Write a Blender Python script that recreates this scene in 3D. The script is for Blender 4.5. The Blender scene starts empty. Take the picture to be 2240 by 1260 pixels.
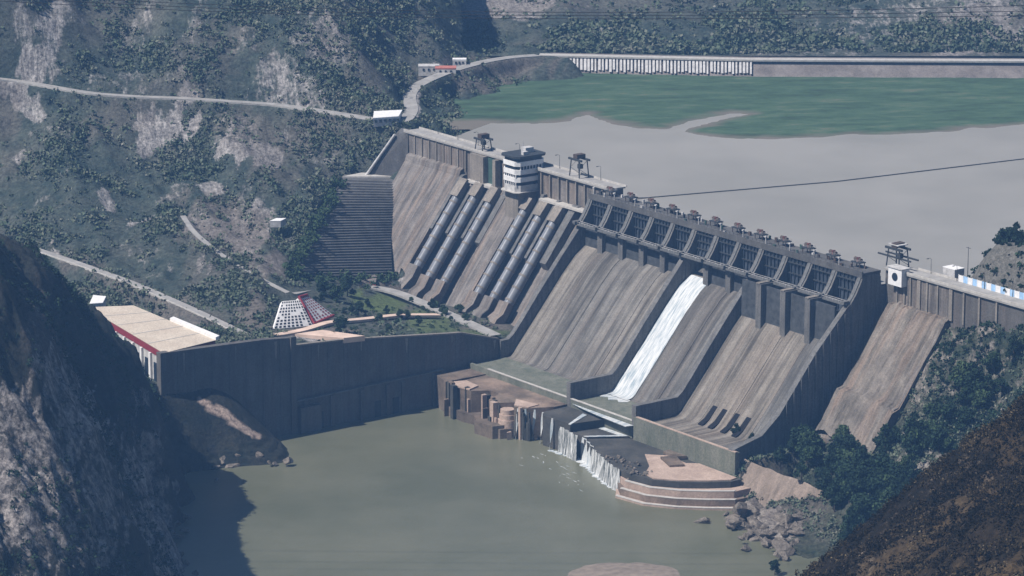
import bpy, math, random
import numpy as np
from mathutils import Vector
random.seed(7); rng = np.random.default_rng(7)
S = bpy.context.scene; COL = S.collection
R = math.radians
# ---------------------------------------------------------------- camera
F_PX, TILT, CZ = 8600.0, R(14.0), 514.0
cam_d = bpy.data.cameras.new('camera'); cam = bpy.data.objects.new('camera', cam_d); COL.objects.link(cam)
cam.location = (0, 0, CZ); cam.rotation_euler = (R(90) - TILT, 0, 0)
cam_d.sensor_width = 36.0; cam_d.lens = F_PX * 36.0 / 2240.0
cam_d.clip_start = 5.0; cam_d.clip_end = 20000.0
S.camera = cam
# ---------------------------------------------------------------- light
SUN_EL, SX, SY = R(53), -0.905, -0.425
w = bpy.data.worlds.new('World'); S.world = w; w.use_nodes = True
nt = w.node_tree; sky = nt.nodes.new('ShaderNodeTexSky'); sky.sky_type = 'NISHITA'; sky.sun_disc = False
sky.sun_elevation = SUN_EL; sky.sun_rotation = math.atan2(SX, SY)
sky.altitude = 500; sky.dust_density = 0.4; sky.ozone_density = 5.0
bg = nt.nodes['Background']; bg.inputs[1].default_value = 0.05
nt.links.new(sky.outputs[0], bg.inputs[0])
sd = bpy.data.lights.new('sun', 'SUN'); sd.energy = 4.9; sd.angle = R(0.5); sd.color = (1.0, 0.94, 0.88)
sun = bpy.data.objects.new('sun', sd); COL.objects.link(sun)
sv = Vector((SX * math.cos(SUN_EL), SY * math.cos(SUN_EL), math.sin(SUN_EL)))
sun.rotation_euler = sv.to_track_quat('Z', 'Y').to_euler(); sun.location = (-300, 1500, 700)
vs = S.view_settings; vs.view_transform = 'Standard'; vs.look = 'None'; vs.gamma = 1.0; vs.use_curve_mapping = False
vs.exposure = 0.42
# ---------------------------------------------------------------- survey helpers
ct, st = math.cos(TILT), math.sin(TILT)
def at(px, py, z):                       # point at a known elevation, sighted from the photograph
    a = (px - 1120) / F_PX; b = (630 - py) / F_PX
    d = np.array([a, ct + b * st, -st + b * ct]); t = (z - CZ) / d[2]
    return (d[0] * t, d[1] * t, z)
def aty(px, py, Y):                      # point at a known distance north
    a = (px - 1120) / F_PX; b = (630 - py) / F_PX
    d = np.array([a, ct + b * st, -st + b * ct]); t = Y / d[1]
    return (d[0] * t, Y, CZ + d[2] * t)
def pix(x, y, z):
    dz = z - CZ; dep = y * ct - dz * st; up = y * st + dz * ct
    return 1120 + F_PX * x / dep, 630 - F_PX * up / dep
O2 = np.array([-53.0, 2031.0]); U2 = np.array([0.594, -0.8045]); U2 /= np.hypot(*U2); V2 = np.array([U2[1], -U2[0]])
def D(u, v, z):                          # dam grid: u along the crest, v downstream
    return (O2[0] + U2[0] * u + V2[0] * v, O2[1] + U2[1] * u + V2[1] * v, z)
def UV(x, y):
    qx = x - O2[0]; qy = y - O2[1]
    return qx * U2[0] + qy * U2[1], qx * V2[0] + qy * V2[1]
DAM_ROT = math.atan2(U2[1], U2[0])
# ---------------------------------------------------------------- noise
def _h(ix, iy, s):
    n = (ix.astype(np.int64) * 374761393 + iy.astype(np.int64) * 668265263 + s * 974711) & 0x7fffffff
    n = ((n ^ (n >> 13)) * 1274126177) & 0x7fffffff
    return ((n ^ (n >> 16)) & 0xffff) / 65535.0
def vn(x, y, s=0):
    x = np.asarray(x, float); y = np.asarray(y, float)
    ix = np.floor(x); iy = np.floor(y); fx = x - ix; fy = y - iy
    fx = fx * fx * (3 - 2 * fx); fy = fy * fy * (3 - 2 * fy)
    a = _h(ix, iy, s); b = _h(ix + 1, iy, s); c = _h(ix, iy + 1, s); d = _h(ix + 1, iy + 1, s)
    return (a * (1 - fx) + b * fx) * (1 - fy) + (c * (1 - fx) + d * fx) * fy
def fbm(x, y, L, oc=5, s=0, g=0.5):
    t = 0; a = 1; n = 0
    for k in range(oc):
        t = t + a * (vn(x / L + 13.7 * k, y / L + 5.1 * k, s + k) - 0.5) * 2; n += a; a *= g; L = L * 0.5
    return t / n
def ridged(x, y, L, oc=4, s=0):
    t = 0; a = 1; n = 0
    for k in range(oc):
        t = t + a * (1 - np.abs(vn(x / L + 3.3 * k, y / L + 8.8 * k, s + k) - 0.5) * 4); n += a; a *= 0.5; L = L * 0.5
    return t / n
# ---------------------------------------------------------------- meshes
def tag(o, label=None, cat=None, group=None, kind=None):
    if label: o['label'] = label
    if cat: o['category'] = cat
    if group: o['group'] = group
    if kind: o['kind'] = kind
    return o
def thing(name, loc, label, cat, group=None):
    o = bpy.data.objects.new(name, None); o.empty_display_size = 2; COL.objects.link(o); o.location = loc
    return tag(o, label, cat, group)
def fmesh(name, V, Fq, smooth=False):    # fast mesh from arrays, all faces the same size
    V = np.asarray(V, np.float32); Fq = np.asarray(Fq, np.int32); k = Fq.shape[1]
    me = bpy.data.meshes.new(name); me.vertices.add(len(V)); me.vertices.foreach_set('co', V.ravel())
    me.loops.add(Fq.size); me.loops.foreach_set('vertex_index', Fq.ravel())
    me.polygons.add(len(Fq)); me.polygons.foreach_set('loop_start', np.arange(0, Fq.size, k, dtype=np.int32))
    me.polygons.foreach_set('loop_total', np.full(len(Fq), k, np.int32))
    if smooth: me.polygons.foreach_set('use_smooth', np.ones(len(Fq), bool))
    me.update(calc_edges=True); me.validate(); return me
class MB:
    def __init__(s): s.v = []; s.f = []; s.smooth = []
    def add(s, vs_, fs, sm=False):
        n = len(s.v); s.v += [tuple(map(float, p)) for p in vs_]; s.f += [tuple(n + i for i in f) for f in fs]; s.smooth += [sm] * len(fs); return s
    def prism(s, prof, u0, u1, fn=D):    # profile of (v, z), pulled along u
        n = len(prof)
        vs_ = [fn(u0, v, z) for v, z in prof] + [fn(u1, v, z) for v, z in prof]
        fs = [tuple(range(n))[::-1], tuple(range(n, 2 * n))] + [(i, (i + 1) % n, (i + 1) % n + n, i + n) for i in range(n)]
        return s.add(vs_, fs)
    def slab(s, pts, z0, z1):            # plan polygon of (x, y)
        n = len(pts)
        vs_ = [(p[0], p[1], z0) for p in pts] + [(p[0], p[1], z1) for p in pts]
        fs = [tuple(range(n))[::-1], tuple(range(n, 2 * n))] + [(i, (i + 1) % n, (i + 1) % n + n, i + n) for i in range(n)]
        return s.add(vs_, fs)
    def dslab(s, uvp, z0, z1): return s.slab([D(u, v, 0)[:2] for u, v in uvp], z0, z1)
    def dbox(s, u0, u1, v0, v1, z0, z1): return s.dslab([(u0, v0), (u1, v0), (u1, v1), (u0, v1)], z0, z1)
    def box(s, c, sx, sy, sz, rz=0):
        cs, sn = math.cos(rz), math.sin(rz)
        P4 = [(c[0] + a * sx / 2 * cs - b * sy / 2 * sn, c[1] + a * sx / 2 * sn + b * sy / 2 * cs) for a, b in ((-1, -1), (1, -1), (1, 1), (-1, 1))]
        return s.slab(P4, c[2], c[2] + sz)
    def tube(s, pts, r, n=8, caps=True, sm=True, r1=None):
        pts = [Vector(p) for p in pts]; rings = []; m = len(pts)
        for i, p in enumerate(pts):
            d = (pts[min(i + 1, m - 1)] - pts[max(i - 1, 0)]).normalized()
            a = d.cross(Vector((0, 0, 1)));
            if a.length < 1e-3: a = Vector((1, 0, 0))
            a.normalize(); b = a.cross(d).normalized()
            rr = r if r1 is None else r + (r1 - r) * i / (m - 1)
            rings.append([p + (a * math.cos(2 * math.pi * k / n) + b * math.sin(2 * math.pi * k / n)) * rr for k in range(n)])
        vs_ = [q for rg in rings for q in rg]
        fs = [(i * n + k, i * n + (k + 1) % n, (i + 1) * n + (k + 1) % n, (i + 1) * n + k) for i in range(m - 1) for k in range(n)]
        s.add(vs_, fs, sm)
        if caps: s.add(rings[0], [tuple(range(n))]); s.add(rings[-1], [tuple(range(n))[::-1]])
        return s
    def build(s, name, m, parent=None, origin=None):
        import bmesh
        V = np.array(s.v, float)
        if parent is not None:
            q = parent; off = np.zeros(3)
            while q is not None: off = off + np.array(q.location); q = q.parent
            loc = np.zeros(3)
        else:
            off = np.array(origin) if origin is not None else np.array([V[:, 0].mean(), V[:, 1].mean(), V[:, 2].min()]); loc = off
        me = bpy.data.meshes.new(name); me.from_pydata((V - off).tolist(), [], s.f)
        me.polygons.foreach_set('use_smooth', s.smooth)
        bm = bmesh.new(); bm.from_mesh(me); bmesh.ops.recalc_face_normals(bm, faces=bm.faces[:]); bm.to_mesh(me); bm.free()
        me.update(); me.materials.append(m)
        o = bpy.data.objects.new(name, me); COL.objects.link(o)
        if parent is not None: o.parent = parent
        o.location = loc
        return o
def copy_tree(o, parent=None):
    c = o.copy(); COL.objects.link(c)
    if parent is not None: c.parent = parent
    for ch in list(o.children): copy_tree(ch, c)
    return c
# ---------------------------------------------------------------- materials
def newmat(name):
    m = bpy.data.materials.new(name); m.use_nodes = True; t = m.node_tree; b = t.nodes['Principled BSDF']
    b.inputs['Roughness'].default_value = 0.9
    if 'Specular IOR Level' in b.inputs: b.inputs['Specular IOR Level'].default_value = 0.2
    return m, t, b
def N(t, ty, **kw):
    n = t.nodes.new(ty)
    for k, v in kw.items(): setattr(n, k, v)
    return n
def coords(t, rot=None, scale=(1, 1, 1)):
    g = N(t, 'ShaderNodeNewGeometry'); out = g.outputs['Position']
    if rot is not None:
        m1 = N(t, 'ShaderNodeMapping'); m1.inputs['Rotation'].default_value = (0, 0, -rot); t.links.new(out, m1.inputs[0]); out = m1.outputs[0]
    m2 = N(t, 'ShaderNodeMapping'); m2.inputs['Scale'].default_value = scale; t.links.new(out, m2.inputs[0])
    return m2.outputs[0]
def noise(t, vec, sc, det=6, rough=0.6):
    n = N(t, 'ShaderNodeTexNoise'); n.inputs['Scale'].default_value = sc; n.inputs['Detail'].default_value = det; n.inputs['Roughness'].default_value = rough
    t.links.new(vec, n.inputs['Vector']); return n.outputs[0]
def ramp(t, fac, stops):
    r = N(t, 'ShaderNodeValToRGB'); e = r.color_ramp.elements
    while len(e) < len(stops): e.new(0.5)
    for i, (p, c) in enumerate(stops):
        e[i].position = p; e[i].color = (c if len(c) == 4 else (*c, 1)) if isinstance(c, tuple) else (c, c, c, 1)
    t.links.new(fac, r.inputs[0]); return r.outputs[0]
def mix(t, a, b, fac, mode='MIX'):
    m = N(t, 'ShaderNodeMixRGB', blend_type=mode)
    for i, x in ((1, a), (2, b)):
        if isinstance(x, tuple): m.inputs[i].default_value = (*x, 1)
        else: t.links.new(x, m.inputs[i])
    if isinstance(fac, (int, float)): m.inputs[0].default_value = fac
    else: t.links.new(fac, m.inputs[0])
    return m.outputs[0]
def bump(t, b, h, strength=0.5, dist=0.5):
    n = N(t, 'ShaderNodeBump'); n.inputs['Strength'].default_value = strength; n.inputs['Distance'].default_value = dist
    t.links.new(h, n.inputs['Height']); t.links.new(n.outputs[0], b.inputs['Normal'])
def concrete(name, ca, cb, stain=(0.06, 0.055, 0.05), streak=(0.5, 0.035, 0.035), amt=0.6, warm=None, bmp=0.4):
    m, t, b = newmat(name)
    vs_ = coords(t, DAM_ROT, streak); vi = coords(t, DAM_ROT, (1, 1, 1))
    c = ramp(t, noise(t, vi, 0.09, 7, 0.65), [(0.3, ca), (0.7, cb)])
    if warm: c = mix(t, c, warm, ramp(t, noise(t, vs_, 0.55, 4), [(0.48, 0.0), (0.62, 0.8)]))
    s1 = ramp(t, noise(t, vs_, 1.0, 6, 0.7), [(0.42, 0.0), (0.68, 1.0)])
    mm = N(t, 'ShaderNodeMath', operation='MULTIPLY'); mm.inputs[1].default_value = amt; t.links.new(s1, mm.inputs[0])
    c = mix(t, c, stain, mm.outputs[0])
    fine = noise(t, vi, 1.3, 4, 0.7)
    c = mix(t, c, ramp(t, fine, [(0.3, 0.6), (0.7, 1.25)]), 0.75, 'MULTIPLY')
    t.links.new(c, b.inputs['Base Color']); bump(t, b, fine, bmp, 0.4); return m
def plain(name, c, rough=0.7, var=0.25, sc=0.8, metal=0.0):
    m, t, b = newmat(name); n = noise(t, coords(t), sc, 4)
    cc = mix(t, c, ramp(t, n, [(0.3, 1 - var), (0.7, 1 + var)]), 1.0, 'MULTIPLY')
    t.links.new(cc, b.inputs['Base Color']); b.inputs['Roughness'].default_value = rough; b.inputs['Metallic'].default_value = metal; return m
M = {}
M['face'] = concrete('mass_concrete', (0.14, 0.128, 0.118), (0.26, 0.235, 0.215), stain=(0.045, 0.042, 0.04), streak=(0.35, 0.03, 0.03), amt=0.8, warm=(0.24, 0.19, 0.155))
M['chute'] = concrete('chute_concrete', (0.15, 0.142, 0.13), (0.265, 0.25, 0.228), stain=(0.045, 0.043, 0.04), streak=(0.26, 0.009, 0.009), amt=0.95, warm=(0.19, 0.168, 0.148), bmp=0.2)
def bay_tone(m):
    t = m.node_tree; b = t.nodes['Principled BSDF']; l = b.inputs['Base Color'].links[0].from_socket; oi = t.nodes.new('ShaderNodeObjectInfo')
    t.links.new(mix(t, l, ramp(t, oi.outputs['Random'], [(0.0, (0.72, 0.74, 0.76)), (0.5, (1.0, 0.98, 0.95)), (1.0, (1.12, 1.05, 0.97))]), 1.0, 'MULTIPLY'), b.inputs['Base Color'])
bay_tone(M['chute'])
M['pier'] = concrete('pier_concrete', (0.11, 0.11, 0.108), (0.185, 0.18, 0.172), streak=(0.5, 0.5, 0.04), amt=0.6)
M['wall'] = concrete('wall_concrete', (0.09, 0.087, 0.085), (0.145, 0.138, 0.13), streak=(0.3, 0.3, 0.02), amt=0.55, warm=(0.13, 0.11, 0.10))
M['crest'] = concrete('crest_concrete', (0.20, 0.18, 0.155), (0.30, 0.265, 0.23), streak=(0.5, 0.5, 0.03), amt=0.45)
M['road'] = plain('road_surface', (0.30, 0.29, 0.275), var=0.2, sc=0.2)
M['pale'] = plain('pale_concrete', (0.42, 0.40, 0.37), var=0.2, sc=0.5)
M['steel'] = plain('dark_steel', (0.045, 0.05, 0.055), 0.55, 0.3)
M['hole'] = plain('dark_hole', (0.012, 0.012, 0.014), 1.0)
M['breast'] = plain('breast_wall_concrete', (0.055, 0.06, 0.065), .9, .4, .4)
M['nose'] = plain('nose_concrete', (0.125, 0.127, 0.125), .9, .3, .8)
M['gate'] = plain('gate_steel', (0.045, 0.055, 0.07), 0.6, 0.35, 0.5)
M['rust'] = plain('rusty_steel', (0.075, 0.058, 0.05), 0.8, 0.4, 2)
M['pipe'] = plain('penstock_shell', (0.19, 0.20, 0.22), 0.3, 0.22, 0.35)
M['redbrown'] = plain('red_brown_paint', (0.13, 0.05, 0.045), 0.7, 0.3)
M['white'] = plain('white_paint', (0.72, 0.71, 0.70), 0.7, 0.12, 0.6)
M['dirtywhite'] = plain('weathered_white', (0.45, 0.44, 0.43), 0.8, 0.25, 0.5)
M['window'] = plain('window_glass', (0.02, 0.03, 0.045), 0.2, 0.2)
M['maroon'] = plain('maroon_paint', (0.22, 0.03, 0.04), 0.7, 0.2)
M['roof'] = concrete('roof_screed', (0.50, 0.42, 0.34), (0.60, 0.53, 0.44), streak=(0.15, 0.15, 0.15), amt=0.12)
M['pink'] = plain('pink_paving', (0.58, 0.44, 0.36), 0.9, 0.2, 0.15)
M['green_shaft'] = plain('green_shaft_lining', (0.05, 0.09, 0.075), 0.7, 0.3)
M['blue'] = plain('blue_panel', (0.30, 0.47, 0.68), 0.6, 0.2, 0.4)
M['redroof'] = plain('red_roof', (0.42, 0.16, 0.13), 0.8, 0.2)
M['bark'] = plain('bark', (0.07, 0.055, 0.045))
M['cable'] = plain('cable', (0.03, 0.03, 0.035), 0.6)
def rockmat(name, ca, cb, sc=0.25, bm=0.9, stretch=(1, 1, 1)):
    m, t, b = newmat(name); v = coords(t, None, stretch)
    n = noise(t, v, sc, 9, 0.72); vo = N(t, 'ShaderNodeTexVoronoi', feature='DISTANCE_TO_EDGE'); vo.inputs['Scale'].default_value = sc * 1.6; t.links.new(v, vo.inputs[0])
    c = ramp(t, n, [(0.32, ca), (0.66, cb)]); c = mix(t, c, ramp(t, vo.outputs[0], [(0.0, 0.45), (0.12, 1.0)]), 0.6, 'MULTIPLY')
    t.links.new(c, b.inputs['Base Color']); bump(t, b, n, bm, 1.5); return m
M['boulder'] = rockmat('boulder_rock', (0.08, 0.07, 0.06), (0.29, 0.25, 0.21), 0.5)
M['oldwall'] = concrete('old_masonry', (0.075, 0.077, 0.08), (0.15, 0.147, 0.142), streak=(0.25, 0.25, 0.05), amt=0.6)
M['apron'] = concrete('apron_concrete', (0.10, 0.08, 0.065), (0.21, 0.17, 0.135), stain=(0.035, 0.03, 0.026), streak=(0.06, 0.06, 0.06), amt=0.7, warm=(0.30, 0.22, 0.17))
M['apron_wet'] = concrete('wet_apron_concrete', (0.045, 0.045, 0.042), (0.10, 0.095, 0.085), stain=(0.02, 0.025, 0.025), streak=(0.08, 0.08, 0.08), amt=0.6)
M['apron_dry'] = concrete('dry_apron_concrete', (0.36, 0.27, 0.22), (0.52, 0.40, 0.33), stain=(0.22, 0.16, 0.13), streak=(0.05, 0.05, 0.05), amt=0.5)
M['algae'] = concrete('algae_concrete', (0.12, 0.128, 0.10), (0.20, 0.20, 0.165), stain=(0.07, 0.09, 0.065), streak=(0.2, 0.2, 0.05), amt=0.6)
def terrain_mat(name, g1, g2, rock, dirt, sc=0.11, rockdark=0.45, lawn=(0.10, 0.14, 0.05), dr_amt=0.35, rs=((1.3, .3, .3), .45)):
    m, t, b = newmat(name); v = coords(t)
    big = noise(t, v, 0.012, 5, 0.6); mid = noise(t, v, sc, 8, 0.75); fine = noise(t, v, 0.55, 6, 0.75)
    veg = ramp(t, mix(t, mid, big, 0.35), [(0.4, g1), (0.58, g2)])
    dr = ramp(t, big, [(0.5, 0.0), (0.65, dr_amt)]); veg = mix(t, veg, dirt, dr)
    rkn = noise(t, coords(t, 0.2, rs[0]), rs[1], 7, .75); rk = mix(t, rock, ramp(t, rkn, [(0.38, rockdark), (0.6, 1.15)]), 1.0, 'MULTIPLY')
    rkn2 = noise(t, coords(t, 0.2, rs[0]), rs[1] * .6, 8, .78); at_ = N(t, 'ShaderNodeAttribute', attribute_name='rock')
    ad = N(t, 'ShaderNodeMath', operation='MULTIPLY_ADD'); t.links.new(at_.outputs['Fac'], ad.inputs[0]); ad.inputs[1].default_value = 0.78; t.links.new(ramp(t, mix(t, rkn2, mid, 0.45), [(0.38, 0.0), (0.62, 0.6)]), ad.inputs[2])
    msk = ramp(t, ad.outputs[0], [(0.66, 0.0), (0.92, 1.0)])
    c = mix(t, veg, rk, msk)
    al = N(t, 'ShaderNodeAttribute', attribute_name='dirt'); c = mix(t, c, dirt, al.outputs['Fac'])
    aw = N(t, 'ShaderNodeAttribute', attribute_name='lawn'); c = mix(t, c, lawn, aw.outputs['Fac'])
    c = mix(t, c, ramp(t, fine, [(0.36, 0.35), (0.64, 1.6)]), 0.8, 'MULTIPLY')
    t.links.new(c, b.inputs['Base Color']); bump(t, b, mix(t, mid, fine, 0.35), 1.0, 3.0)
    return m
M['hill'] = terrain_mat('hillside', (0.028, 0.044, 0.038), (0.078, 0.09, 0.074), (0.33, 0.31, 0.295), (0.15, 0.13, 0.115))
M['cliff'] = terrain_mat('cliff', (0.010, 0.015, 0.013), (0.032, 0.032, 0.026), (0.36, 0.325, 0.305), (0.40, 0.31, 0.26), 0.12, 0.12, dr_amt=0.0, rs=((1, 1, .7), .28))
M['fore'] = terrain_mat('foreground_slope', (0.006, 0.006, 0.004), (0.022, 0.016, 0.010), (0.20, 0.16, 0.12), (0.095, 0.066, 0.034), 0.2, 0.2)
M['abut'] = terrain_mat('abutment_slope', (0.022, 0.035, 0.024), (0.06, 0.065, 0.045), (0.27, 0.24, 0.21), (0.12, 0.10, 0.09))
M['terrace'] = terrain_mat('terrace_ground', (0.04, 0.055, 0.025), (0.11, 0.10, 0.07), (0.50, 0.46, 0.40), (0.40, 0.31, 0.25))
def leafmat(name, cols, patch=0.5):
    m, t, b = newmat(name); g = N(t, 'ShaderNodeNewGeometry'); pn = N(t, 'ShaderNodeMapRange'); pn.inputs['From Min'].default_value = 0.32; pn.inputs['From Max'].default_value = 0.68; t.links.new(noise(t, coords(t), 0.06, 3), pn.inputs['Value'])
    mx = N(t, 'ShaderNodeMixRGB'); mx.inputs[0].default_value = patch; t.links.new(g.outputs['Random Per Island'], mx.inputs[1]); t.links.new(pn.outputs[0], mx.inputs[2]); c = ramp(t, mx.outputs[0], [(i / max(1, len(cols) - 1), c_) for i, c_ in enumerate(cols)])
    t.links.new(c, b.inputs['Base Color']); return m
M['leaf'] = leafmat('leaves', [(0.02, 0.04, 0.02), (0.04, 0.07, 0.03), (0.07, 0.10, 0.045)])
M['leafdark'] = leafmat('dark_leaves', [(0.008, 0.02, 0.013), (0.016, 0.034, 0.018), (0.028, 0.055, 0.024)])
M['shrub'] = leafmat('shrub_leaves', [(0.04, 0.065, 0.045), (0.065, 0.095, 0.06), (0.095, 0.12, 0.078), (0.14, 0.15, 0.11), (0.22, 0.21, 0.18)])
M['dryshrub'] = leafmat('dry_shrub_leaves', [(0.003, 0.003, 0.002), (0.005, 0.005, 0.003), (0.011, 0.009, 0.005), (0.026, 0.02, 0.011), (0.065, 0.05, 0.026), (0.19, 0.15, 0.095)])
def water(name, ca, cb, sc, rough, bm, spec=0.5):
    m, t, b = newmat(name); v = coords(t, 0.3, (1, 0.5, 1)); c = ramp(t, noise(t, coords(t), sc, 4), [(0.35, ca), (0.65, cb)])
    t.links.new(c, b.inputs['Base Color']); b.inputs['Roughness'].default_value = rough
    b.inputs['Specular IOR Level'].default_value = spec; b.inputs['IOR'].default_value = 1.33
    bump(t, b, noise(t, v, 0.35, 6, 0.7), bm, 0.3); return m
M['reservoir'] = water('silty_reservoir_water', (0.26, 0.25, 0.225), (0.31, 0.296, 0.268), 0.012, 0.3, 0.3)
M['tail'] = water('green_river_water', (0.10, 0.105, 0.066), (0.14, 0.14, 0.095), 0.014, 0.3, 0.4, 1.0)
def foam(name, lo, hi, thr=(0.3, 0.6)):
    m, t, b = newmat(name); v = coords(t, DAM_ROT, (0.9, 0.1, 0.1)); n = noise(t, v, 1.0, 6, 0.7)
    t.links.new(ramp(t, n, [(thr[0], lo), (thr[1], hi)]), b.inputs['Base Color']); b.inputs['Roughness'].default_value = 0.6; bump(t, b, n, 0.6, 0.4); return m
M['foam'] = foam('white_water', (0.26, 0.32, 0.36), (0.58, 0.59, 0.585), (0.38, 0.56))
M['veil'] = foam('thin_falling_water', (0.10, 0.11, 0.11), (0.75, 0.76, 0.75), (0.42, 0.66))
# ---------------------------------------------------------------- height fields
def rbf(pts, smooth=2.0):
    P_ = np.array(pts, float); X = P_[:, :2] / 100; n = len(P_)
    d = np.hypot(X[:, None, 0] - X[None, :, 0], X[:, None, 1] - X[None, :, 1])
    K = np.where(d > 0, d * d * np.log(d + 1e-12), 0) + np.eye(n) * 1e-3 * smooth
    A = np.zeros((n + 3, n + 3)); A[:n, :n] = K; A[:n, n] = 1; A[:n, n + 1:] = X; A[n, :n] = 1; A[n + 1:, :n] = X.T
    sol = np.linalg.solve(A, np.concatenate([P_[:, 2], [0, 0, 0]]))
    def f(x, y):
        x = np.asarray(x, float) / 100; y = np.asarray(y, float) / 100; sh = x.shape; x = x.ravel(); y = y.ravel(); out = sol[n] + sol[n + 1] * x + sol[n + 2] * y
        for i in range(n):
            dd = (x - X[i, 0]) ** 2 + (y - X[i, 1]) ** 2
            out = out + sol[i] * 0.5 * dd * np.log(dd + 1e-12)
        return out.reshape(sh)
    return f
def sdist(x, y, P_):
    best = np.full(x.shape, 1e9); ins = np.zeros(x.shape, bool); n = len(P_)
    for i in range(n):
        a = P_[i]; b_ = P_[(i + 1) % n]; e = b_ - a; t_ = np.clip(((x - a[0]) * e[0] + (y - a[1]) * e[1]) / (e @ e), 0, 1)
        best = np.minimum(best, np.hypot(x - a[0] - t_ * e[0], y - a[1] - t_ * e[1]))
        c = ((a[1] > y) != (b_[1] > y)) & (x < (b_[0] - a[0]) * (y - a[1]) / (b_[1] - a[1] + 1e-9) + a[0]); ins ^= c
    return np.where(ins, best, -best)
def blobs(x, y, z, L, s=3):
    px, py = pix(x, y, z); out = np.zeros_like(x); w_ = fbm(x, y, 18, 4, 91) * 0.45 + fbm(px * 1.1 + py * .55, py * .3, 16, 4, 55) * 0.75
    for (cx, cy, rx, ry, an, k) in L:
        a = R(an); dx = (px - cx) * math.cos(a) + (py - cy) * math.sin(a); dy = -(px - cx) * math.sin(a) + (py - cy) * math.cos(a)
        q = np.sqrt((dx / rx) ** 2 + (dy / ry) ** 2) + w_
        out = np.maximum(out, k * np.clip((1.25 - q) / 0.5, 0, 1))
    return out
def grid_mesh(name, X, Y, Z, keep, m, attrs=None, kind='structure', label=None, cat=None, smooth=True):
    ny, nx = X.shape; idx = np.arange(nx * ny).reshape(ny, nx)
    q = np.stack([idx[:-1, :-1], idx[:-1, 1:], idx[1:, 1:], idx[1:, :-1]], -1).reshape(-1, 4)
    kq = keep.ravel()[q].all(1); q = q[kq]
    a = X.ravel(); b_ = Y.ravel(); c0 = q[0]
    if ((a[c0[1]] - a[c0[0]]) * (b_[c0[2]] - b_[c0[1]]) - (b_[c0[1]] - b_[c0[0]]) * (a[c0[2]] - a[c0[1]])) < 0: q = q[:, ::-1]
    used = np.unique(q); rm = np.full(nx * ny, -1); rm[used] = np.arange(len(used)); q = rm[q]
    V = np.stack([X.ravel()[used], Y.ravel()[used], Z.ravel()[used]], 1)
    me = fmesh(name, V, q, smooth)
    for k, arr in (attrs or {}).items():
        at_ = me.attributes.new(k, 'FLOAT', 'POINT'); at_.data.foreach_set('value', arr.ravel()[used].astype(np.float32))
    me.materials.append(m); o = bpy.data.objects.new(name, me); COL.objects.link(o); return tag(o, label, cat, None, kind)
# ================================================================ SETTING
# ---- reservoir and river
def sheet(name, x0, x1, y0, y1, z, m):
    me = fmesh(name, [(x0, y0, z), (x1, y0, z), (x1, y1, z), (x0, y1, z)], [(0, 1, 2, 3)]); me.materials.append(m)
    o = bpy.data.objects.new(name, me); COL.objects.link(o); tag(o, kind='structure'); return o
b = MB(); b.slab([D(-8, -9, 0)[:2], D(520, -9, 0)[:2], D(900, -60, 0)[:2], (1500, 3600), (-300, 3600), D(-60, -120, 0)[:2]], 79.0, 80.0)
rv = b.build('reservoir', M['reservoir']); tag(rv, kind='structure')
tl = sheet('river_water', -500, 900, 1150, 2030, 0.0, M['tail'])
# ---- left valley side
hp = []
def cp(*L): hp.extend([at(*q) for q in L])
cp((0, 0, 148), (200, 0, 142), (400, 0, 140), (600, 0, 142), (740, 10, 141), (0, 90, 127), (200, 100, 122), (400, 100, 122), (600, 110, 120), (700, 110, 121),
   (0, 172, 108), (100, 188, 105), (200, 205, 102), (400, 215, 99), (600, 228, 96), (720, 245, 94), (800, 258, 93), (790, 90, 121), (830, 160, 108), (865, 225, 96),
   (0, 300, 82), (200, 330, 80), (400, 330, 78), (600, 330, 78), (750, 320, 79), (0, 420, 62), (200, 450, 60), (400, 450, 60), (550, 420, 64), (700, 395, 66), (790, 385, 66),
   (60, 540, 48), (300, 622, 45), (560, 740, 42), (450, 600, 48), (600, 600, 44), (640, 640, 40), (700, 690, 38), (780, 640, 32), (860, 625, 27.5),
   (450, 680, 46), (300, 668, 40), (180, 620, 42))
cpu = lambda *L: hp.extend([D(*q) for q in L])
cpu((172, 66, 26.0), (172, 94, 32.5), (172, 129, 36.8), (172, 162, 39.6), (172, 185, 41), (172, 205, 46), (172, 240, 38), (60, 245, 34), (100, 262, 30), (172, 275, 26),
    (60, 42, 25), (110, 46, 25), (140, 50, 25), (165, 60, 25), (-3, -3, 88), (-28, -13, 91.6), (-50, -35, 92), (-10, -30, 74), (-30, -60, 78), (-30, 2, 90))
# land neck and shadowed mountain beyond the dam's far end
cp((900, 195, 93), (935, 180, 93), (1000, 150, 93), (1060, 132, 92), (1190, 120, 89.4), (850, 60, 115), (862, 140, 99), (900, 100, 103), (990, 5, 119), (960, 110, 99), (1010, 100, 95), (1080, 60, 95), (1100, 0, 98))
cp((960, 205, 82), (1010, 180, 82), (1100, 165, 81.5), (1190, 165, 81.5), (950, 262, 80.4))
hp += [(-120, 2330, 215), (-260, 2300, 225), (-400, 2250, 215), (-30, 2420, 200), (-470, 2080, 120), (-470, 1900, 60), (-90, 2210, 128)]  # out-of-view summits raised to throw shade on the mountain, plus other controls
Hf = rbf(hp, 1.5)
gu, gv = np.meshgrid(np.arange(-420, 171.9, 1.6), np.arange(-330, 300, 1.6))
gx = O2[0] + U2[0] * gu + V2[0] * gv; gy = O2[1] + U2[1] * gu + V2[1] * gv
z0 = Hf(gx, gy)
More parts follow.
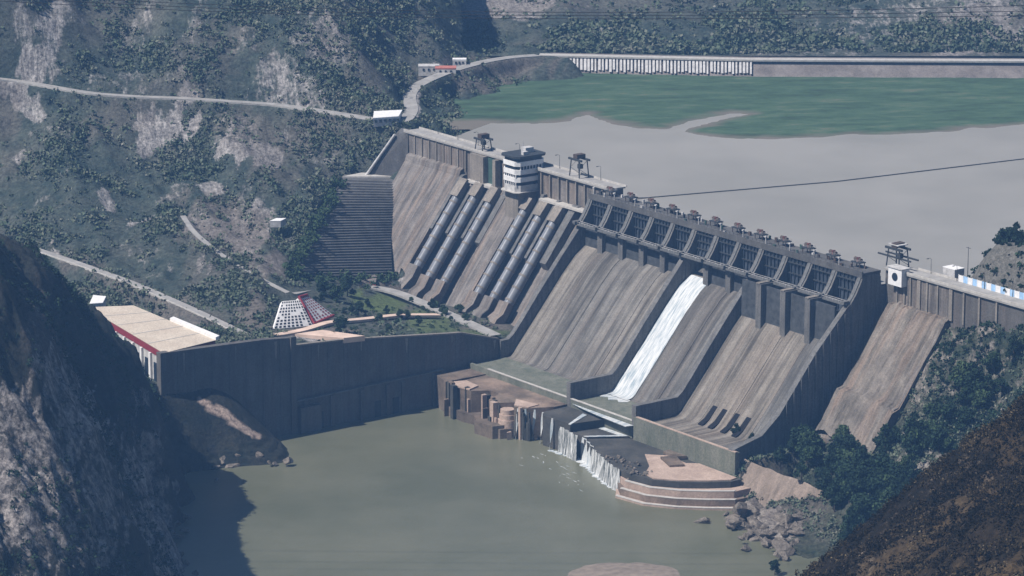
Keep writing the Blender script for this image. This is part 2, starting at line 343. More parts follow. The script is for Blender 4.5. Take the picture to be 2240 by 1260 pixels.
road_px = [(-420, 158, 114), (-240, 160, 112.5), (-60, 168, 110), (0, 172, 108.3), (60, 180, 106), (100, 188, 105), (200, 205, 102), (300, 212, 100), (400, 215, 99), (500, 222, 97.5), (600, 228, 96), (720, 245, 94), (800, 258, 92.8), (862, 268, 92), (885, 268, 92), (902, 240, 92), (893, 212, 92.4), (905, 190, 93), (950, 168, 93), (1000, 150, 93), (1060, 134, 92), (1120, 124, 91), (1190, 120, 89.6)]
def poly3(L, step=4.0):
    P_ = np.array([at(*q) for q in L]); out = []
    for i in range(len(P_) - 1):
        n = max(1, int(np.hypot(*(P_[i + 1] - P_[i])[:2]) / step))
        for k in range(n): out.append(P_[i] + (P_[i + 1] - P_[i]) * k / n)
    out.append(P_[-1]); P_ = np.array(out)
    for _ in range(6): P_[1:-1] = (P_[:-2] + 2 * P_[1:-1] + P_[2:]) / 4
    return P_
def near_line(x, y, L):
    best = np.full(x.shape, 1e9); zz = np.zeros(x.shape)
    for p in L:
        d = np.hypot(x - p[0], y - p[1]); m_ = d < best; best[m_] = d[m_]; zz[m_] = p[2]
    return best, zz
roadL = poly3(road_px)
dist, rz = near_line(gx, gy, roadL)
flat = np.clip((gv * 0 + 1), 0, 1)
px0, py0 = pix(gx, gy, z0)
ter = np.clip((py0 - 560) / 80, 0, 1) * np.clip((px0 - 560) / 60, 0, 1)     # the made ground of the terrace stays level
rough = (1 - ter) * np.clip(dist / 14, 0.0, 1)
gpx0 = np.clip((620 - px0) / 200, 0, 1)
slopey = fbm(gx, gy, 70, 6, 5, 0.55) * 9 + (ridged(gx * 1.0 + gy * .4, gy * .35, 95, 3, 41) - .3) * 7 * np.clip((gpx0 + 0) , 0, 1) + (ridged(gx * 0.9 + gy * 0.35, gy * 0.4 - gx * 0.1, 55, 5, 21) - 0.35) * 12 + fbm(gx, gy, 9, 4, 77) * 2.2
topm = np.clip((px0 - 560) / 120, 0, 1) * np.clip((250 - py0) / 60, 0, 1) * np.clip((900 - px0) / 60, 0, 1)
slopey = slopey + topm * (ridged(gx, gy, 22, 4, 31)) * 3
hi = np.clip((dist - 6) / 10, 0, 1)
z1 = z0 + slopey * rough * 0.85 + fbm(gx, gy, 12, 3, 4) * 0.25
wgt = np.clip((9.0 - dist) / 4.0, 0, 1); z1 = z1 * (1 - wgt) + (rz - 0.25) * wgt
# berms: ribbons cut lower down
polyA = [(742, 384), (870, 286), (900, 286), (905, 400), (872, 615), (640, 612), (632, 600)]
pin = sdist(px0, py0, np.array(polyA, float)); z1 = z1 - np.clip(pin / 6 + 0.6, 0, 1) * 9 * (gv > -2) 
berm1 = poly3([(60, 538, 49), (170, 575, 47.5), (300, 622, 45.5), (430, 680, 44), (560, 742, 42.3)])
berm2 = poly3([(400, 472, 58), (420, 505, 55), (480, 555, 51), (560, 605, 46), (630, 640, 42)])
berm3 = poly3([(120, 545, 50), (125, 560, 48.6), (60, 538, 49)])
for L_, wd in ((berm1, 3.4), (berm2, 2.2)):
    d2, zz2 = near_line(gx, gy, L_); wg = np.clip((wd + 3 - d2) / 3, 0, 1); z1 = z1 * (1 - wg) + (zz2 - 0.2) * wg
cutu = np.clip((gu - 166) / 4, 0, 1)
z1 = np.where(gu > 150, z1 * (1 - cutu) + (z0 - 0.15) * cutu, z1)
# under the dam and reservoir
face_z = np.interp(gv, [-12, -8, 3, 41, 60], [60, 60, 74, 25.5, 25])
z1 = np.where((gu > 44) & (gv < 41), np.minimum(z1, face_z - 3), z1)
z1 = np.where((gu > 0) & (gu <= 44) & (gv < 60), np.minimum(z1, np.interp(gv, [-8, 0, 8, 41, 60], [60, 66, 64, 26 , 26]) - 4 + (gv > 46) * 3.5), z1)
z1 = np.where((gu > -6) & (gv < -9) , np.minimum(z1, 70), z1)
rocks = [(370, 272, 62, 42, 10, 1), (330, 300, 50, 28, -20, .9), (405, 212, 34, 30, 0, .8), (510, 345, 58, 36, 20, .9), (582, 362, 34, 42, 10, .9), (462, 415, 32, 20, 10, .9), (237, 440, 22, 22, -30, .8), (308, 482, 34, 10, -35, .9),
         (112, 60, 30, 90, 12, .75), (85, 132, 44, 32, -30, .95), (28, 205, 34, 26, 0, 1), (62, 235, 44, 20, 20, .8), (700, 60, 55, 90, 12, .62), (635, 165, 75, 55, 0, .66), (620, 230, 60, 25, 0, .5), (450, 580, 20, 16, -30, .7), (150, 20, 40, 30, 0, .5),
         (545, 515, 66, 66, 30, .85), (465, 500, 66, 34, 25, .85), (520, 540, 90, 30, 32, .8), (640, 205, 80, 30, 0, .6), (200, 170, 120, 22, 5, .4), (40, 330, 30, 14, -20, .7), (120, 300, 60, 14, 10, .5), (880, 620, 30, 8, 20, .8), (690, 740, 110, 8, 5, .9),
         (1100, 150, 110, 20, 0, .35), (905, 240, 22, 42, 0, .95), (125, 555, 14, 24, -30, .9), (960, 150, 40, 16, 0, .6), (720, 450, 60, 30, 0, .25), (560, 430, 40, 40, 0, .45), (60, 60, 30, 40, -30, .6), (300, 60, 30, 90, 25, .5), (420, 60, 22, 80, 25, .5), (540, 90, 24, 70, 30, .55), (250, 150, 80, 20, -20, .5), (380, 160, 60, 16, -20, .5), (540, 300, 60, 26, 30, .6), (640, 300, 50, 24, 20, .45), (160, 380, 60, 20, -30, .5), (90, 440, 40, 16, -30, .45), (700, 340, 50, 20, 0, .5), (380, 420, 60, 16, -30, .5), (740, 110, 26, 60, 30, .6), (480, 440, 30, 40, 0, .5), (330, 560, 70, 20, 20, .4)]
dirts = [(790, 180, 60, 90, -20, .45), (500, 530, 120, 50, 28, .5), (350, 650, 260, 26, 22, .65), (560, 700, 60, 30, 0, .8), (480, 600, 60, 40, 0, .4), (190, 640, 60, 22, 20, .8), (680, 725, 90, 10, 0, .95), (840, 630, 60, 12, 10, .8), (930, 690, 90, 30, 10, .35), (1060, 715, 60, 14, 0, .8), (1050, 160, 140, 34, 0, .7), (20, 250, 30, 50, 0, .5), (600, 400, 60, 40, 0, .4), (450, 130, 120, 60, -30, .35), (250, 260, 100, 30, -20, .35), (560, 320, 100, 60, 30, .4), (700, 300, 80, 40, 10, .35), (515, 515, 110, 60, 28, .75), (720, 60, 60, 60, 20, .4)]
lawns = [(830, 662, 62, 22, 10, .85), (935, 705, 66, 24, 12, .75), (1060, 728, 50, 8, 0, .7)]
keep = ((z1 > 74) | (gv > -9)) & ~((px0 > 1016 + 12 * fbm(gx, gy, 20, 3, 2)) & (py0 < 112))
M_attr = dict(rock=np.clip(blobs(gx, gy, z0, rocks), 0, 1), dirt=blobs(gx, gy, z0, dirts), lawn=blobs(gx, gy, z0, lawns))
hillo = grid_mesh('hillside', gx, gy, z1, keep, M['hill'], M_attr)
rock_hill = M_attr['rock']
# ---- retaining-wall side: left bank cliff
cl = [aty(*q) for q in [(0, 690, 1500), (60, 740, 1502), (110, 830, 1506), (170, 940, 1510), (240, 1040, 1516), (300, 1150, 1526), (0, 900, 1478), (100, 1100, 1462), (0, 1100, 1452), (0, 1260, 1425), (200, 1260, 1462), (200, 1130, 1480), (90, 950, 1484), (320, 1250, 1510), (-150, 700, 1490), (-150, 1260, 1420),
      (0, 540, 1640), (60, 562, 1642), (100, 600, 1650), (190, 690, 1660), (260, 750, 1670), (310, 790, 1676), (200, 850, 1600), (280, 1000, 1590), (330, 930, 1640), (120, 700, 1600), (150, 800, 1570), (230, 950, 1560), (-150, 480, 1640), (270, 880, 1610)]]
cl += [at(*q) for q in [(400, 1240, 2), (400, 1262, -1), (340, 1150, 5), (385, 1165, -2), (335, 1110, 10), (400, 1065, -1), (350, 1060, 12), (415, 1040, -1), (345, 873, 31), (392, 866, 29), (430, 870, 27), (500, 893, 21.5), (565, 951, 9), (625, 1014, -0.5), (600, 1022, -1), (500, 1030, -1), (450, 1036, -1), (470, 975, 7), (420, 955, 13), (535, 985, 5),
      (380, 920, 20), (450, 1300, -4), (440, 1120, -5), (600, 945, -3), (620, 975, -5), (670, 1040, -6), (470, 905, 20)]]
cl += [(-210, 1740, 60), (-300, 1700, 130), (-250, 1500, 160)]
Cf = rbf(cl, 0.6)
cx, cy = np.meshgrid(np.arange(-330, -95, 1.1), np.arange(1310, 1800, 1.1))
cz0 = Cf(cx, cy); cu, cv = UV(cx, cy)
cpx, cpy = pix(cx, cy, cz0)
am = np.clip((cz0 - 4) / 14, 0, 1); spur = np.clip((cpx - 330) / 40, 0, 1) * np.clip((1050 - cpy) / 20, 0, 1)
strata = cx * 0.8 + cy * 0.25
cz = cz0 + am * (1 - 0.9 * spur) * (fbm(cx, cy, 40, 5, 51, 0.55) * 9 + (ridged(cx + cy * .4, cy * 0.5, 16, 5, 61) - 0.3) * 8 + ridged(cx, cy, 6, 3, 8) * 1.0 + ridged(cpx * 1.15 - cpy * .85, (cpx + cpy) * .13, 62, 4, 17) * 4.2 + np.round(1.4 * ridged(cpx * 1.0 - cpy * .7, (cpx + cpy) * .2, 24, 3, 18)) * 1.1) + fbm(cx, cy, 9, 4, 71) * (0.6 + 1.1 * (1 - am)) * (1 - 0.5 * spur)
ter_ = np.abs(np.mod(cz, 3.6) / 3.6 - 0.5) * 2
cz = cz - 3.2 * am * (1 - spur)
stp = np.clip((cpx - 440) / 20, 0, 1) * np.clip((cpy - 945) / 15, 0, 1)
cz = cz * (1 - stp) + (np.round(cz / 2.6) * 2.6 + 0.3 * (cz - np.round(cz / 2.6) * 2.6)) * stp
ckeep = ((cu > 172.6) | (cv > 264)) & (cz > -6)
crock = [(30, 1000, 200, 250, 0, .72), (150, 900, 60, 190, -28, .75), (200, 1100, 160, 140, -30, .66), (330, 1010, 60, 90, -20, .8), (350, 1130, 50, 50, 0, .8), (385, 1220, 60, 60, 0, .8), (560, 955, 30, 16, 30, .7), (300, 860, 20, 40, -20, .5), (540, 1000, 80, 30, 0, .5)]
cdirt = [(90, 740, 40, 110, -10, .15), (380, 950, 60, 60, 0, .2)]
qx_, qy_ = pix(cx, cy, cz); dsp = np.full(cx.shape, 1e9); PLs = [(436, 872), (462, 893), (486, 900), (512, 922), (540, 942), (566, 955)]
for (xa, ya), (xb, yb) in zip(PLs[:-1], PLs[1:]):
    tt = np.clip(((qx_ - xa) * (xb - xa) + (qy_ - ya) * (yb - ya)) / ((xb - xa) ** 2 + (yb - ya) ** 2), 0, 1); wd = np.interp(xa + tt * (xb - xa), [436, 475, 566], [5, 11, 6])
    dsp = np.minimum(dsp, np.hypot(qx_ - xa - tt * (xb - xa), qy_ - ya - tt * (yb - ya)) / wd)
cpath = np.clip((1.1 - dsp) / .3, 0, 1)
grid_mesh('cliff', cx, cy, cz, ckeep, M['cliff'], dict(rock=blobs(cx, cy, cz0, crock) * (1 - .75 * spur), dirt=np.maximum(blobs(cx, cy, cz0, cdirt) * (1 - spur), cpath), lawn=cx * 0), smooth=False)  # rock and dirt cut on the spur: its dark colour stands for cliff shade
L9 = np.array([at(*q) for q in [(438, 878, 27.5), (470, 893, 25.5), (500, 908, 21), (530, 930, 15.5), (562, 950, 10.5)]]); spur_path = L9
# ---- right abutment slope
ap = [at(*q) for q in [(1650, 965, 16), (1700, 900, 20), (1800, 890, 22), (1740, 1060, 14), (1850, 975, 22), (1970, 975, 27), (1900, 1040, 24), (1960, 880, 40), (2060, 710, 73), (2060, 800, 60), (2050, 900, 46), (2150, 700, 78), (2230, 690, 87), (2150, 800, 64), (2150, 950, 44), (2250, 800, 70),
      (1850, 1150, 8), (1700, 1232, -1.5), (1745, 1140, 3), (1800, 1090, 9), (1600, 1105, -1), (1605, 1010, 13), (1680, 1165, 1.5), (1560, 1120, -3), (1640, 1215, -3), (2000, 1150, 14), (1900, 1300, -3), (2000, 1050, 26), (1950, 1250, 3), (1680, 1010, 13)]]
ap += [D(*q) for q in [(480, 2, 90), (560, 5, 96), (600, 60, 70), (560, 100, 50), (378, 20, 20), (378, 50, 16), (378, 85, 14), (374.5, 70, 14), (378, 0, 24), (430, 20, 52), (445, 6, 74), (600, 160, 20), (520, 180, -2)]]
Af = rbf(ap, 0.6)
au, av = np.meshgrid(np.arange(373.4, 640, 1.0), np.arange(0.4, 190, 1.0))
ax_ = O2[0] + U2[0] * au + V2[0] * av; ay_ = O2[1] + U2[1] * au + V2[1] * av
az0 = Af(ax_, ay_); az = az0 + np.clip((az0 - 2) / 10, 0, 1) * (fbm(ax_, ay_, 30, 5, 15) * 4.5 + (ridged(ax_, ay_, 16, 4, 19) - .3) * 2.5) + fbm(ax_, ay_, 5, 3, 3) * 0.8
penf = lambda v: np.interp(v, [0, 3, 41, 60], [78, 77, 27, 3])
insl = (au > 379) & (au < 417); az = np.where(insl, np.minimum(az, penf(av) - 1.6 + 4.5 * np.clip(fbm(ax_, ay_, 9, 4, 2) * 1.5 + np.clip((av - 26) / 20, 0, 1) * .8 + np.clip((au - 404) / 12, 0, 1) * .9 - .25, 0, 1.2)), az)
az = np.where((au < 380), np.minimum(az, 22 + 2 * fbm(ax_, ay_, 5, 3, 2)), az)
arock = [(1900, 880, 60, 30, 0, .5), (2100, 800, 160, 110, 0, .5), (2120, 700, 110, 40, 10, .6), (1650, 1150, 80, 60, 0, 1), (2010, 1000, 60, 50, -30, .6), (1780, 1180, 40, 50, 0, .3), (2000, 830, 60, 60, 0, .6)]
adirt = [(1700, 1060, 110, 60, 25, .5), (1900, 900, 60, 30, 0, .3)]
grid_mesh('abutment_ground', ax_, ay_, az, az > -6, M['abut'], dict(rock=blobs(ax_, ay_, az0, arock), dirt=blobs(ax_, ay_, az0, adirt), lawn=ax_ * 0))
# ---- near slope at lower right
fp = [aty(*q) for q in [(2240, 850, 1100), (2180, 905, 1095), (2130, 955, 1088), (2090, 1018, 1080), (2035, 1072, 1070), (1995, 1116, 1062), (1930, 1176, 1050), (1900, 1228, 1040), (1845, 1290, 1022), (2240, 1050, 1010), (2240, 1260, 930), (2100, 1150, 990), (2000, 1260, 970), (2300, 800, 1105), (2400, 1000, 1040), (2400, 1300, 920), (1940, 1310, 985), (1810, 1340, 1000), (2170, 1180, 965)]]
fp += [(30, 1180, 100), (100, 1180, 120), (160, 1200, 130), (230, 1220, 150), (60, 850, 190), (200, 850, 235), (0, 1000, 130), (20, 1100, 110)]
Ff = rbf(fp, 0.5)
fx, fy = np.meshgrid(np.arange(20, 230, 0.7), np.arange(880, 1190, 0.7))
fz0 = Ff(fx, fy); fz = fz0 - 5.5 + fbm(fx, fy, 22, 5, 33, .55) * 3.4 + (ridged(fx, fy, 11, 5, 37) - .3) * 2.2 + fbm(fx, fy, 2.4, 3, 39) * 0.8
frock = [(2130, 1000, 30, 90, -40, .5), (1900, 1180, 60, 30, -30, .55), (2000, 1100, 160, 40, -35, .4)]
fdirt = [(2190, 1235, 170, 60, -28, .95), (2090, 1100, 120, 16, -38, .5), (1980, 1210, 60, 16, -35, .5), (2000, 1140, 160, 30, -35, .55), (2200, 930, 40, 60, -35, .5)]
grid_mesh('near_slope', fx, fy, fz, fz > -99, M['fore'], dict(rock=blobs(fx, fy, fz0, frock), dirt=blobs(fx, fy, fz0, fdirt), lawn=fx * 0))
# ---- green silt flat in the reservoir
shore = [(905, 300), (950, 268), (1060, 268), (1170, 270), (1240, 264), (1285, 250), (1330, 268), (1400, 280), (1455, 282), (1520, 262), (1600, 248), (1640, 250), (1560, 268), (1495, 288), (1550, 300), (1650, 305), (1800, 300), (2000, 290), (2240, 272), (2500, 262), (2500, 100), (905, 100)]
SP = np.array([at(px_, py_, 80)[:2] for px_, py_ in shore])
sx_, sy_ = np.meshgrid(np.arange(-75, 470, 2.0), np.arange(2010, 2420, 1.2))
sdv = sdist(sx_, sy_, SP) + fbm(sx_, sy_, 26, 5, 7, .6) * 6
sz_ = 80 + np.clip(sdv * 0.06, -1.2, 1.0) + np.where(sdv > 0, 0.25 * fbm(sx_, sy_, 10, 3, 3), 0)
m, t, bb = newmat('silt_flat_grass'); v = coords(t, 0.1, (0.3, 1, 1)); n_ = noise(t, v, 0.09, 10, .78)
c = ramp(t, n_, [(0.34, (0.03, 0.048, 0.03)), (0.46, (0.042, 0.08, 0.045)), (0.56, (0.062, 0.108, 0.062)), (0.68, (0.14, 0.135, 0.095))])
a_ = N(t, 'ShaderNodeAttribute', attribute_name='edge'); c = mix(t, c, (0.15, 0.13, 0.11), a_.outputs['Fac']); t.links.new(c, bb.inputs['Base Color']); M['silt'] = m
grid_mesh('silt_flat_grass', sx_, sy_, sz_, sdv > -14, m, dict(edge=np.clip(1 - (sdv + 6 * fbm(sx_ * .4, sy_, 9, 4, 44)) / 9, 0, 1) * 0.9), kind='structure')
# ---- far hills
hx, hy = np.meshgrid(np.arange(-120, 620, 4.0), np.arange(2268, 3300, 4.0))
hz = 88.6 + np.clip(hy - 2276, 0, 400) * 0.13 + np.clip(hy - 2500, 0, 900) * 0.35 + (fbm(hx, hy, 130, 6, 81, .55) * 16 + ridged(hx, hy, 60, 4, 85) * 6) * np.clip((hy - 2270) / 60, 0, 1)
hz = hz + np.clip((hx - 210) / 120, 0, 1) * np.clip((hy - 2280) / 60, 0, 1) * 8
frk = [(1090, 10, 130, 26, 4, 1), (1240, 12, 60, 14, 0, .5), (1900, 50, 300, 60, -20, .5), (2150, 90, 120, 30, -15, .8), (2000, 100, 120, 16, 0, .5), (1200, 100, 60, 6, 0, .4), (2160, 20, 90, 40, -10, .7), (1760, 110, 160, 8, 0, .4)]
grid_mesh('far_hills', hx, hy, hz, (hx * 0 + 1) > 0, M['hill'], dict(rock=blobs(hx, hy, hz, frk), dirt=blobs(hx, hy, hz, [(1100, 14, 160, 20, 0, .5), (2100, 90, 200, 60, -20, .35)]), lawn=hx * 0))
# backing ground sheet to the horizon
sheet('ground', -9000, 9000, 2400, 15000, 60.0, M['hill'])
# ---- roads
def ribbon(name, L, wd, m, zoff=0.12, th=0.3, kind='structure'):
    L = np.asarray(L); d = np.gradient(L[:, :2], axis=0); d /= np.hypot(d[:, 0], d[:, 1])[:, None]; n = np.stack([-d[:, 1], d[:, 0]], 1)
    a = L[:, :2] + n * wd / 2; b_ = L[:, :2] - n * wd / 2; k = len(L)
    V = np.concatenate([np.c_[a, L[:, 2] + zoff], np.c_[b_, L[:, 2] + zoff], np.c_[a, L[:, 2] + zoff - th], np.c_[b_, L[:, 2] + zoff - th]])
    q = [(i, i + 1, k + i + 1, k + i) for i in range(k - 1)] + [(2 * k + i, 2 * k + i + 1, i + 1, i) for i in range(k - 1)] + [(k + i, k + i + 1, 3 * k + i + 1, 3 * k + i) for i in range(k - 1)]
    mb = MB(); mb.add(V, q); return tag(mb.build(name, m), kind=kind)
ribbon('road', roadL[:-1], 7.5, M['road'])
ribbon('path', berm1, 4.2, M['road'], 0.1); ribbon('path', berm2, 2.8, M['road'], 0.1)
# road edge wall downhill of the hillside road
def wall_line(name, L, off, h, th, m, label, cat='wall', z=0.0):
    L = np.asarray(L); d = np.gradient(L[:, :2], axis=0); d /= np.hypot(d[:, 0], d[:, 1])[:, None]; n = np.stack([-d[:, 1], d[:, 0]], 1)
    a = L[:, :2] + n * off; b_ = L[:, :2] + n * (off + th); k = len(L); mb = MB()
    V = np.concatenate([np.c_[a, L[:, 2] + z], np.c_[b_, L[:, 2] + z], np.c_[b_, L[:, 2] + z + h], np.c_[a, L[:, 2] + z + h]])
    q = [(r * k + i, r * k + i + 1, ((r + 1) % 4) * k + i + 1, ((r + 1) % 4) * k + i) for r in range(4) for i in range(k - 1)]
    q += [(0, k, 2 * k, 3 * k), (k - 1, 4 * k - 1, 3 * k - 1, 2 * k - 1)]
    mb.add(V, q); o = mb.build(name, m); return tag(o, label, cat)
iroad = int(np.argmin(np.hypot(*(roadL[:, :2] - np.array(at(800, 258, 92.8))[:2]).T)))
wall_line('parapet_wall', roadL[:iroad], -4.2, 1.0, 0.5, M['pale'], 'low pale parapet wall along the outer edge of the hillside road', z=-0.3)
wall_line('retaining_wall', berm1, -2.9, 1.6, 0.8, M['pale'], 'long pale wall slanting down the bushy slope behind the powerhouse', z=-1.4)
# ================================================================ DAM
dam = thing('concrete_dam', D(170, -4, 0), 'long grey concrete gravity dam with twelve gate bays and sloping chutes holding back the reservoir', 'dam')
# left non-overflow block and its face
b = MB(); b.prism([(-8, 5), (-8, 91.4), (0, 91.4), (0, 81), (2, 80), (3, 77), (41, 27), (46, 22), (46, 5)], -2, 47); b.build('spill_free_block', M['face'], dam)
b = MB(); b.prism([(-8, 5), (-8, 91.4), (-0.6, 91.4), (-0.6, 76), (0.5, 74), (38.5, 24), (46, 20), (46, 5)], 47, 171); b.build('penstock_block', M['face'], dam)
b = MB(); b.prism([(0, 60), (0, 84), (1.2, 83), (3, 77), (41.2, 26.6), (44, 22), (40, 20)], 91, 105.5); b.build('central_buttress', M['face'], dam)
for (a0, a1, zt) in ((47, 49.5, 78), (61, 63.2, 78), (74.7, 76.7, 78), (87, 91, 78), (116.5, 118.5, 80), (129, 131, 79), (142, 147, 79), (160, 164, 74)):  # widest rib is added beside the last penstock to cast shade
    b = MB(); b.prism([(-0.5, 60), (-0.5, zt), (1.5, zt), (4, 76.5), (22, 52.5), (20, 49)], a0, a1); b.build('rib', M['pier'], dam)
for e0, e1, ev in ((56, 66, 2.4), (66.2, 69, 3.5), (77, 79.5, 3.5)):
    b = MB(); b.prism([(0, 70), (0, 91.1), (ev, 91.1), (ev, 76.5), (1, 72)], e0, e1); b.build('gate_shaft', M['crest'], dam)
b = MB(); b.prism([(0.2, 74), (0.2, 90.6), (0.6, 90.6), (0.6, 74)], 69.2, 76.8); b.build('shaft_lining', M['green_shaft'], dam)
b = MB(); b.dbox(55, 80, 0, 5.5, 76.2, 77.2); b.build('ledge', M['pale'], dam)
b = MB(); b.dbox(118, 170, -0.4, 4.5, 77.5, 78.5); b.build('ledge', M['pale'], dam)
# vertical joint pilasters on the crest wall
for u in list(np.arange(3, 56, 6.5)) + list(np.arange(114, 169, 7.2)):
    b = MB(); b.prism([(-0.8, 79.5), (-0.8, 90.6), (0.55, 90.6), (0.55, 79.5)], u, u + 0.9); b.build('pilaster', M['crest'], dam)
b = MB(); b.dbox(-6, 171, -9.5, 0.9, 91.4, 92.2); b.build('roadway', M['road'], dam)
b = MB(); b.dbox(374, 560, -9.5, 0.9, 91.4, 92.2); b.build('roadway', M['road'], dam)
for (a0, a1) in ((-6, 97), (112, 172), (386, 560)):
    b = MB(); b.dbox(a0, a1, 0.5, 0.9, 92.2, 93.2); b.build('parapet', M['pale'], dam)
for (a0, a1) in ((-6, 172), (386, 560)):
    b = MB(); b.dbox(a0, a1, -9.5, -9.1, 92.2, 93.1); b.build('parapet', M['pale'], dam)
# penstocks: shell, bands, saddle encasement, anchor block
PU = [55.5, 69, 82.5, 111.5, 124.5, 137]; R_P = 2.5
sl = np.array([38, -50.0]); sl /= np.hypot(*sl); nrm = np.array([-sl[1], sl[0]])
for i, u in enumerate(PU):
    base = np.array([3, 77.0]); n0, n1 = 7.5 + (i % 3) * 0.8, 57.0 - (3.5 if i == 0 else 0)
    if i == 0: n0 = 11
    ax0 = base + nrm * 0.6
    def pt(s_, h=0.0): q = ax0 + sl * s_ + nrm * h; return D(u, q[0], q[1])
    b = MB(); b.tube([pt(n0), pt(n1)], R_P, 20); pen = b.build('penstock', M['pipe'], dam, None)
    for s_ in np.arange(n0 + 3, n1, 7.0):
        b = MB(); b.tube([pt(s_), pt(s_ + 0.9)], R_P + 0.25, 20); b.build('band', M['crest'], pen)
    b = MB(); q0 = base; up = [base + sl * 1, base + sl * 1 + nrm * 3.2, base + sl * (n0 + 0.5) + nrm * 3.6, base + sl * (n0 + 0.5)]
    b.prism([tuple(p) for p in up], u - 3.2, u + 3.2); b.build('encasement', M['crest'], dam)
    lo = [base + sl * (n1 - 0.5), base + sl * (n1 - 0.5) + nrm * 3.7, base + sl * (n1 + 6) + nrm * 3.2, (47.5, 26.8), (49.5, 24), (44, 22)]
    b = MB(); b.prism([tuple(p) for p in lo], u - 3.9, u + 3.9); b.build('anchor_block', M['face'], dam)
# spillway body
FLO = [(-8, 72), (-5, 74.6), (-1, 75.2), (4, 74), (9, 71.4), (14, 68.7), (19, 66.2), (24, 62.6), (32, 54.2), (46, 37.5), (56, 25.9), (62, 19.0), (64, 17.4), (66, 17.05), (70, 17), (88, 17)]
def fl(v): return float(np.interp(v, [p[0] for p in FLO], [p[1] for p in FLO]))
b = MB(); b.prism([(-14, 2), (-14, 66)] + FLO + [(88, -4), (-14, -4)], 171, 373); spb = b.build('spillway_body', M['wall'], dam)
for (u0, u1) in ((172, 253.5), (253.5, 303), (303, 372)):
    nb = int(round((u1 - u0) / 16.5)); us = np.linspace(u0, u1, nb + 1)
    for k in range(nb):
        b = MB(); a0, a1 = us[k] + (1.5 if k == 0 else 0.12), us[k + 1] - (1.5 if k == nb - 1 else 0.12)
        pr = [(v, z + 0.25 + 0.12 * (k % 2)) for v, z in FLO if -1 <= v <= 66]
        if u0 > 300: pr = [q for q in pr if q[0] < 57] + [(62, 19.6), (64.5, 17.9), (66, 17.5), (85.8, 17.3), (85.8, 15), (66, 13), (-1, 70)]
        else: pr = pr + [(66, 16), (-1, 70)]
        b.prism(pr, a0, a1); b.build('chute_floor', M['chute'], dam)
    b = MB(); b.prism([(66.3, 16), (66.3, 17.5), (72, 17.15), (86.5, 17.15), (86.8, 18.2), (88.3, 18.2), (88.3, 10), (80, 10)], u0 + 1.4, u1 - 1.4) if u0 < 300 else b.prism([(85.85, 10), (85.85, 16), (86, 16), (86, 10)], u0 + 1.4, u1 - 1.4); b.build('stilling_apron', M['algae'], dam)
for (u0, u1, zz) in ((189, 252, 18.25), (255, 301.5, 18.25), (304.5, 376, 20.65)):
    b = MB(); b.dbox(u0, u1, 87.2, 88.45, zz, zz + .35); b.build('sill_edge', M['apron_dry'] if zz > 20 else M['pale'], dam)  # pale strips put the sunlit edge of the sills into their colour
# dividing and training walls
WT = [(19, 78.4), (21.5, 75.2), (34, 60.8), (46, 46.6), (56, 34.2), (61, 28.4), (64, 26.2), (88.4, 26)]
def wallp(zb=12): return WT + [(88.4, zb), (64, zb), (46, 30), (19, 60)]
for u, nm in ((172, 'training_wall'), (253.5, 'dividing_wall'), (303, 'dividing_wall')):
    b = MB(); p_ = wallp() if u != 172 else [q for q in WT if q[0] < 66] + [(69, 26.0), (69, 6), (46, 20), (19, 60)]
    b.prism(p_, u - 1.5, u + 1.5); b.build(nm, M['pier'], dam)
b = MB(); b.prism([(19, 78.4), (21.5, 77.2), (40, 58.5), (61, 33.0), (71, 25), (88.4, 21), (88.4, 5), (0, 5), (0, 60)], 370.5, 373.6); b.build('training_wall', M['pier'], dam)
for v0 in np.arange(6, 60, 4.2):
    b = MB(); zt = float(np.interp(v0, [19, 21.5, 40, 61, 72], [78, 76.5, 60, 33.6, 26])) - 1.5
    b.dbox(373.5, 374.1, v0, v0 + 0.9, 12, zt); b.build('wall_rib', M['pier'], dam)
# piers, gates, service bridge
bays = list(np.linspace(172, 253.5, 6)) + list(np.linspace(253.5, 303, 4))[1:] + list(np.linspace(303, 372, 5))[1:]
for i, u in enumerate(bays):
    third = u > 304 and u < 371; wp = 1.85
    if third: pr = [(-13, 60), (-13, 83), (2, 83.5), (3, 90), (13, 90), (14.5, 86.5), (17, 82.0), (19, 79.4), (20, 78.2), (29.6, 78.2), (29.6, fl(29.6) - 2), (10, 60)]
    else: pr = [(-13, 60), (-13, 83), (2, 83.5), (3, 90), (13, 90), (14.5, 86.5), (17, 82.0), (19, 79.4), (20, 78.2), (20, fl(20) - 2), (10, 60)]
    b = MB(); b.prism(pr, u - wp, u + wp); pr_ = b.build('pier', M['pier'], dam)
    b = MB(); b.prism([(13.05, 90), (14.55, 86.5), (17.05, 82), (19.05, 79.4), (20.05, 78.2), (20.35, 78.2), (19.3, 79.7), (17.4, 82.2), (14.9, 86.7), (13.4, 90)], u - 0.8, u + 0.8); b.build('pier_nose', M['nose'], dam)
    b = MB(); b.dbox(u - 1.0, u + 1.0, 20.4, 23.6, 78.15, 79.4); b.build('pier_cap', M['nose'], dam)
    if third:
        b = MB(); b.dbox(u - 1.2, u + 1.2, 23.8, 29.9, 78.25, 78.8); b.build('strut', M['crest'], dam)
